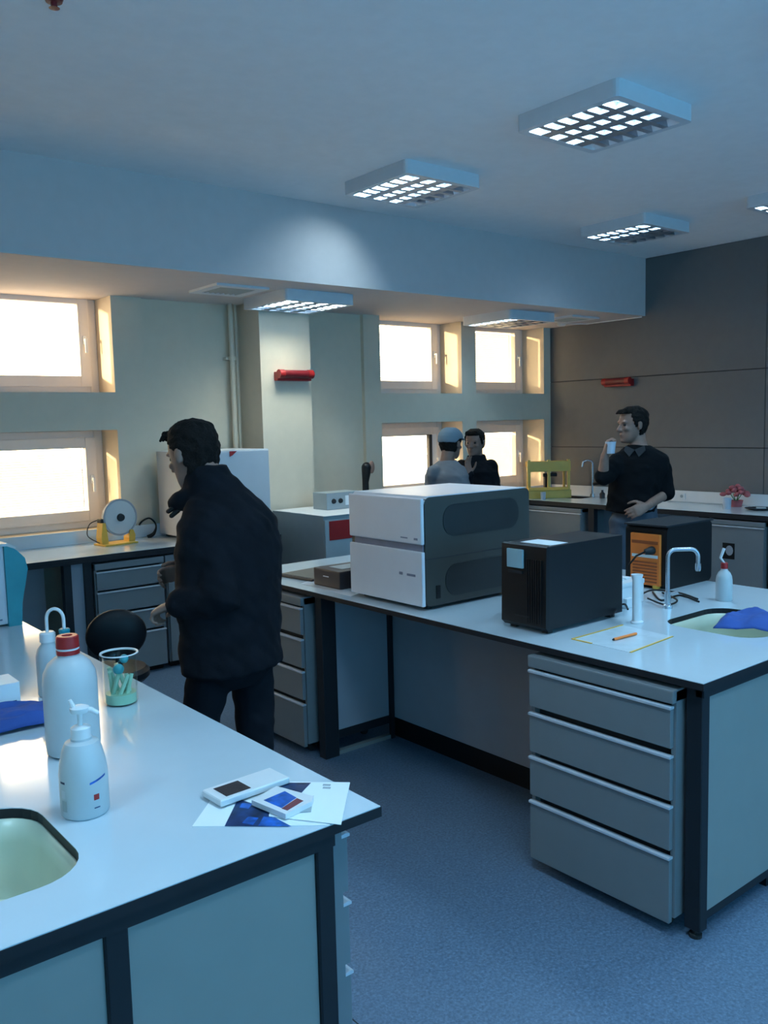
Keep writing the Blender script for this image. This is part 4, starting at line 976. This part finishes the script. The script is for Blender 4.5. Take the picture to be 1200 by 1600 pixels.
# --- man in the dark jacket
d = 3.25
bf = gd(.50, -.86); lt = Vector((-bf.y, bf.x, 0)).normalized()
def jp(x, y, dd=0): return at(x, y, d + dd)
neck = jp(338, 762)
J = {'neck': neck, 'shL': jp(326, 822, -.13), 'shR': jp(392, 812, .15), 'elL': jp(344, 938, -.20), 'wrL': jp(280, 942, -.16), 'elR': jp(345, 925, .22), 'wrR': jp(296, 893, .20),
     'hipL': jp(330, 1015, -.07), 'hipR': jp(392, 1015, .07), 'knL': jp(303, 1170, -.06), 'knR': jp(401, 1180, .10)}
J['anL'] = Vector((at(306, 1340, d - .04).x, at(306, 1340, d - .04).y, .09)); J['anR'] = Vector((at(412, 1350, d + .12).x, at(412, 1350, d + .12).y, .09))
torso = [(jp(362, 1040), .215, .165), (jp(362, 1015), .215, .165), (jp(361, 980), .215, .165), (jp(360, 920), .225, .168), (jp(359, 860), .235, .165), (jp(357, 815), .225, .150), (jp(351, 785), .165, .120), (jp(345, 762), .09, .085), (jp(342, 745), .065, .065)]
def col1(g, L, R, H, nk, bfv, lat):
    c = L(jp(330, 758)); up = Vector((0, 0, 1))
    g.loft([(c + up * -.03, lat * .098, bfv * .105), (c + up * .03 + bfv * .012, lat * .088, bfv * .090), (c + up * .078 + bfv * .022, lat * .078, bfv * .080)], 24)
    g.limb([L(jp(300, 775, -.02)), L(jp(284, 783, -.02)), L(jp(274, 790, 0))], [.045, .040, .030], 12)
p1 = person('man in a long dark jacket facing left beside the near island', at(303, 710, d), gd(.50, -.86) + Vector((0, 0, -.30)), J, torso, bf, 'jacket', 'trous', hs=1.02, collar=col1, sleeve_r=(.066, .064, .056),
       hands={'L': (gd(.15, -.9) + Vector((0, 0, -.35)), Vector((0, 0, -1)) + gd(0, .35), 1.15, -1), 'R': (gd(-.25, -.95) + Vector((0, 0, -.15)), gd(-.9, .2) + Vector((0, 0, -.4)), .9, 1)}, hairline=(.075, .012, -.105))
for dx_, a, b in ((0, (272, 793), (263, 799)), (1, (278, 798), (268, 806))):
    o_ = Vector(p1.location); MB().limb([at(*a, d - .02) - o_, at(*b, d - .02) - o_], [.009, .009], 10).build('collar_toggle', 'black', p1, True)

# --- man in black polo by the right counter
d = 5.75
bf = gd(-.75, -.45)
neck = jp(998, 696)
J = {'neck': neck, 'shR': jp(968, 722, .03), 'shL': jp(1030, 722, -.02), 'elR': jp(942, 746, -.12), 'wrR': jp(945, 712, -.17), 'elL': jp(1040, 771, -.04), 'wrL': jp(1012, 790, -.17),
     'hipL': jp(1010, 806, 0), 'hipR': jp(972, 806, 0), 'knL': jp(1008, 920, -.04), 'knR': jp(972, 920, -.06)}
for s_, x in (('L', 1012), ('R', 968)): q = at(x, 1000, d + .03); J['an' + s_] = Vector((q.x, q.y, .09))
torso = [(jp(985, 799), .165, .125), (jp(988, 780), .165, .130), (jp(993, 755), .175, .130), (jp(997, 730), .195, .125), (jp(999, 715), .185, .115), (jp(1000, 704), .13, .09), (jp(999, 696), .07, .07)]
p2 = person('man in a black polo shirt holding a cup by the right counter', at(989, 664, d), gd(-.25, -.95) + Vector((0, 0, -.05)), J, torso, bf, 'polo', 'jeans', bare_forearm=True, hs=.98, sleeve_r=(.068, .060, .05),
       hands={'R': (Vector((0, 0, 1)) + gd(-.1, .2), gd(-.2, 1), 1.2, 1), 'L': (gd(-.2, -.9) + Vector((0, 0, -.35)), gd(.9, -.1) + Vector((0, 0, -.3)), .5, -1)}, hairline=(.07, -.02, -.08))
o_ = Vector(p2.location)
m = MB()
for sg in (-1, 1):
    m.prism([(0, 0), (sg * .060, .028), (sg * .070, -.004), (sg * .030, -.048)], 'y', -.004, .004)
lz = math.atan2(bf.x, -bf.y)
m.b.transform(Matrix.Translation(jp(998, 702) - o_ + Vector((bf.x, bf.y, 0)).normalized() * .098) @ Matrix.Rotation(lz, 4, 'Z') @ Matrix.Rotation(-.35, 4, 'X'))
m.build('collar', 'collar', p2, False)
MB().limb([jp(1017, 787, -.10) - o_, jp(1014, 790, -.115) - o_], [.034, .034], 14).build('wristwatch', 'metal', p2, True)
p = jp(954, 700, -.20); t = thing('drinking_cup', 'pale cup held up by the man in the black polo shirt', 'cup', (p.x, p.y, p.z))
MB().lathe([(0, -.035), (.026, -.035), (.034, .04), (.031, .04), (.024, -.030), (0, -.030)]).build('cup_wall', 'cup', t, True)

# --- man with cap, back to the camera
d = 7.0
bf = gd(.75, .65)
neck = jp(699, 719)
J = {'neck': neck, 'shL': jp(678, 738, -.05), 'shR': jp(718, 738, .05), 'elL': jp(678, 783, .03), 'wrL': jp(670, 746, .18), 'elR': jp(726, 785, .10), 'wrR': jp(728, 775, .30),
     'hipL': jp(688, 815, 0), 'hipR': jp(708, 815, 0), 'knL': jp(687, 900, 0), 'knR': jp(708, 900, 0)}
for s_, x in (('L', 687), ('R', 708)): q = at(x, 980, d); J['an' + s_] = Vector((q.x, q.y, .09))
J['wrL'] = jp(690, 775, .28)
torso = [(jp(699, 812), .20, .14), (jp(699, 785), .20, .14), (jp(699, 758), .205, .135), (jp(698, 742), .20, .125), (jp(698, 730), .15, .10), (jp(699, 719), .075, .07)]
person('man in a grey shirt and pale cap seen from behind near the windows', at(704, 694, d), gd(.75, .65) + Vector((0, 0, -.1)), J, torso, bf, 'shirtg', 'jeans', cap=True, hs=.98, hands={'L': (gd(.9, .3), gd(0, 1), .6, 1), 'R': (gd(.9, .1), gd(0, -1), .6, -1)})
# --- man in dark jacket facing the camera
d = 7.75
bf = gd(-.85, -.52)
neck = jp(744, 716)
J = {'neck': neck, 'shR': jp(722, 730, .05), 'shL': jp(766, 730, -.05), 'elR': jp(727, 764, -.15), 'wrR': jp(733, 742, -.28), 'elL': jp(774, 775, -.05), 'wrL': jp(758, 785, -.25),
     'hipL': jp(758, 805, 0), 'hipR': jp(738, 805, 0), 'knL': jp(760, 890, 0), 'knR': jp(737, 890, 0)}
for s_, x in (('L', 760), ('R', 737)): q = at(x, 960, d); J['an' + s_] = Vector((q.x, q.y, .09))
torso = [(jp(750, 808), .20, .14), (jp(748, 780), .195, .135), (jp(746, 750), .20, .13), (jp(745, 736), .205, .125), (jp(745, 726), .15, .10), (jp(744, 717), .08, .075)]
def col3(g, L, R, H, nk, bfv, lat):
    g.loft([(nk + Vector((0, 0, -.03)), lat * .10, bfv * .095), (nk + Vector((0, 0, .03)), lat * .08, bfv * .085)], 20)
person('dark-haired man in a navy jacket gesturing before the far windows', at(742, 692, d), gd(-.85, -.45) + Vector((0, 0, -.05)), J, torso, bf, 'jacket', 'trous', collar=col3, hs=1.0, sleeve_r=(.07, .06, .05),
       hands={'R': (Vector((0, 0, 1)) + gd(0, -.15), gd(-.6, .6), .25, 1, 1.0, .3), 'L': (gd(-.4, -.9), gd(.5, -.5), .6, -1)}, hairline=(.06, -.02, -.06))
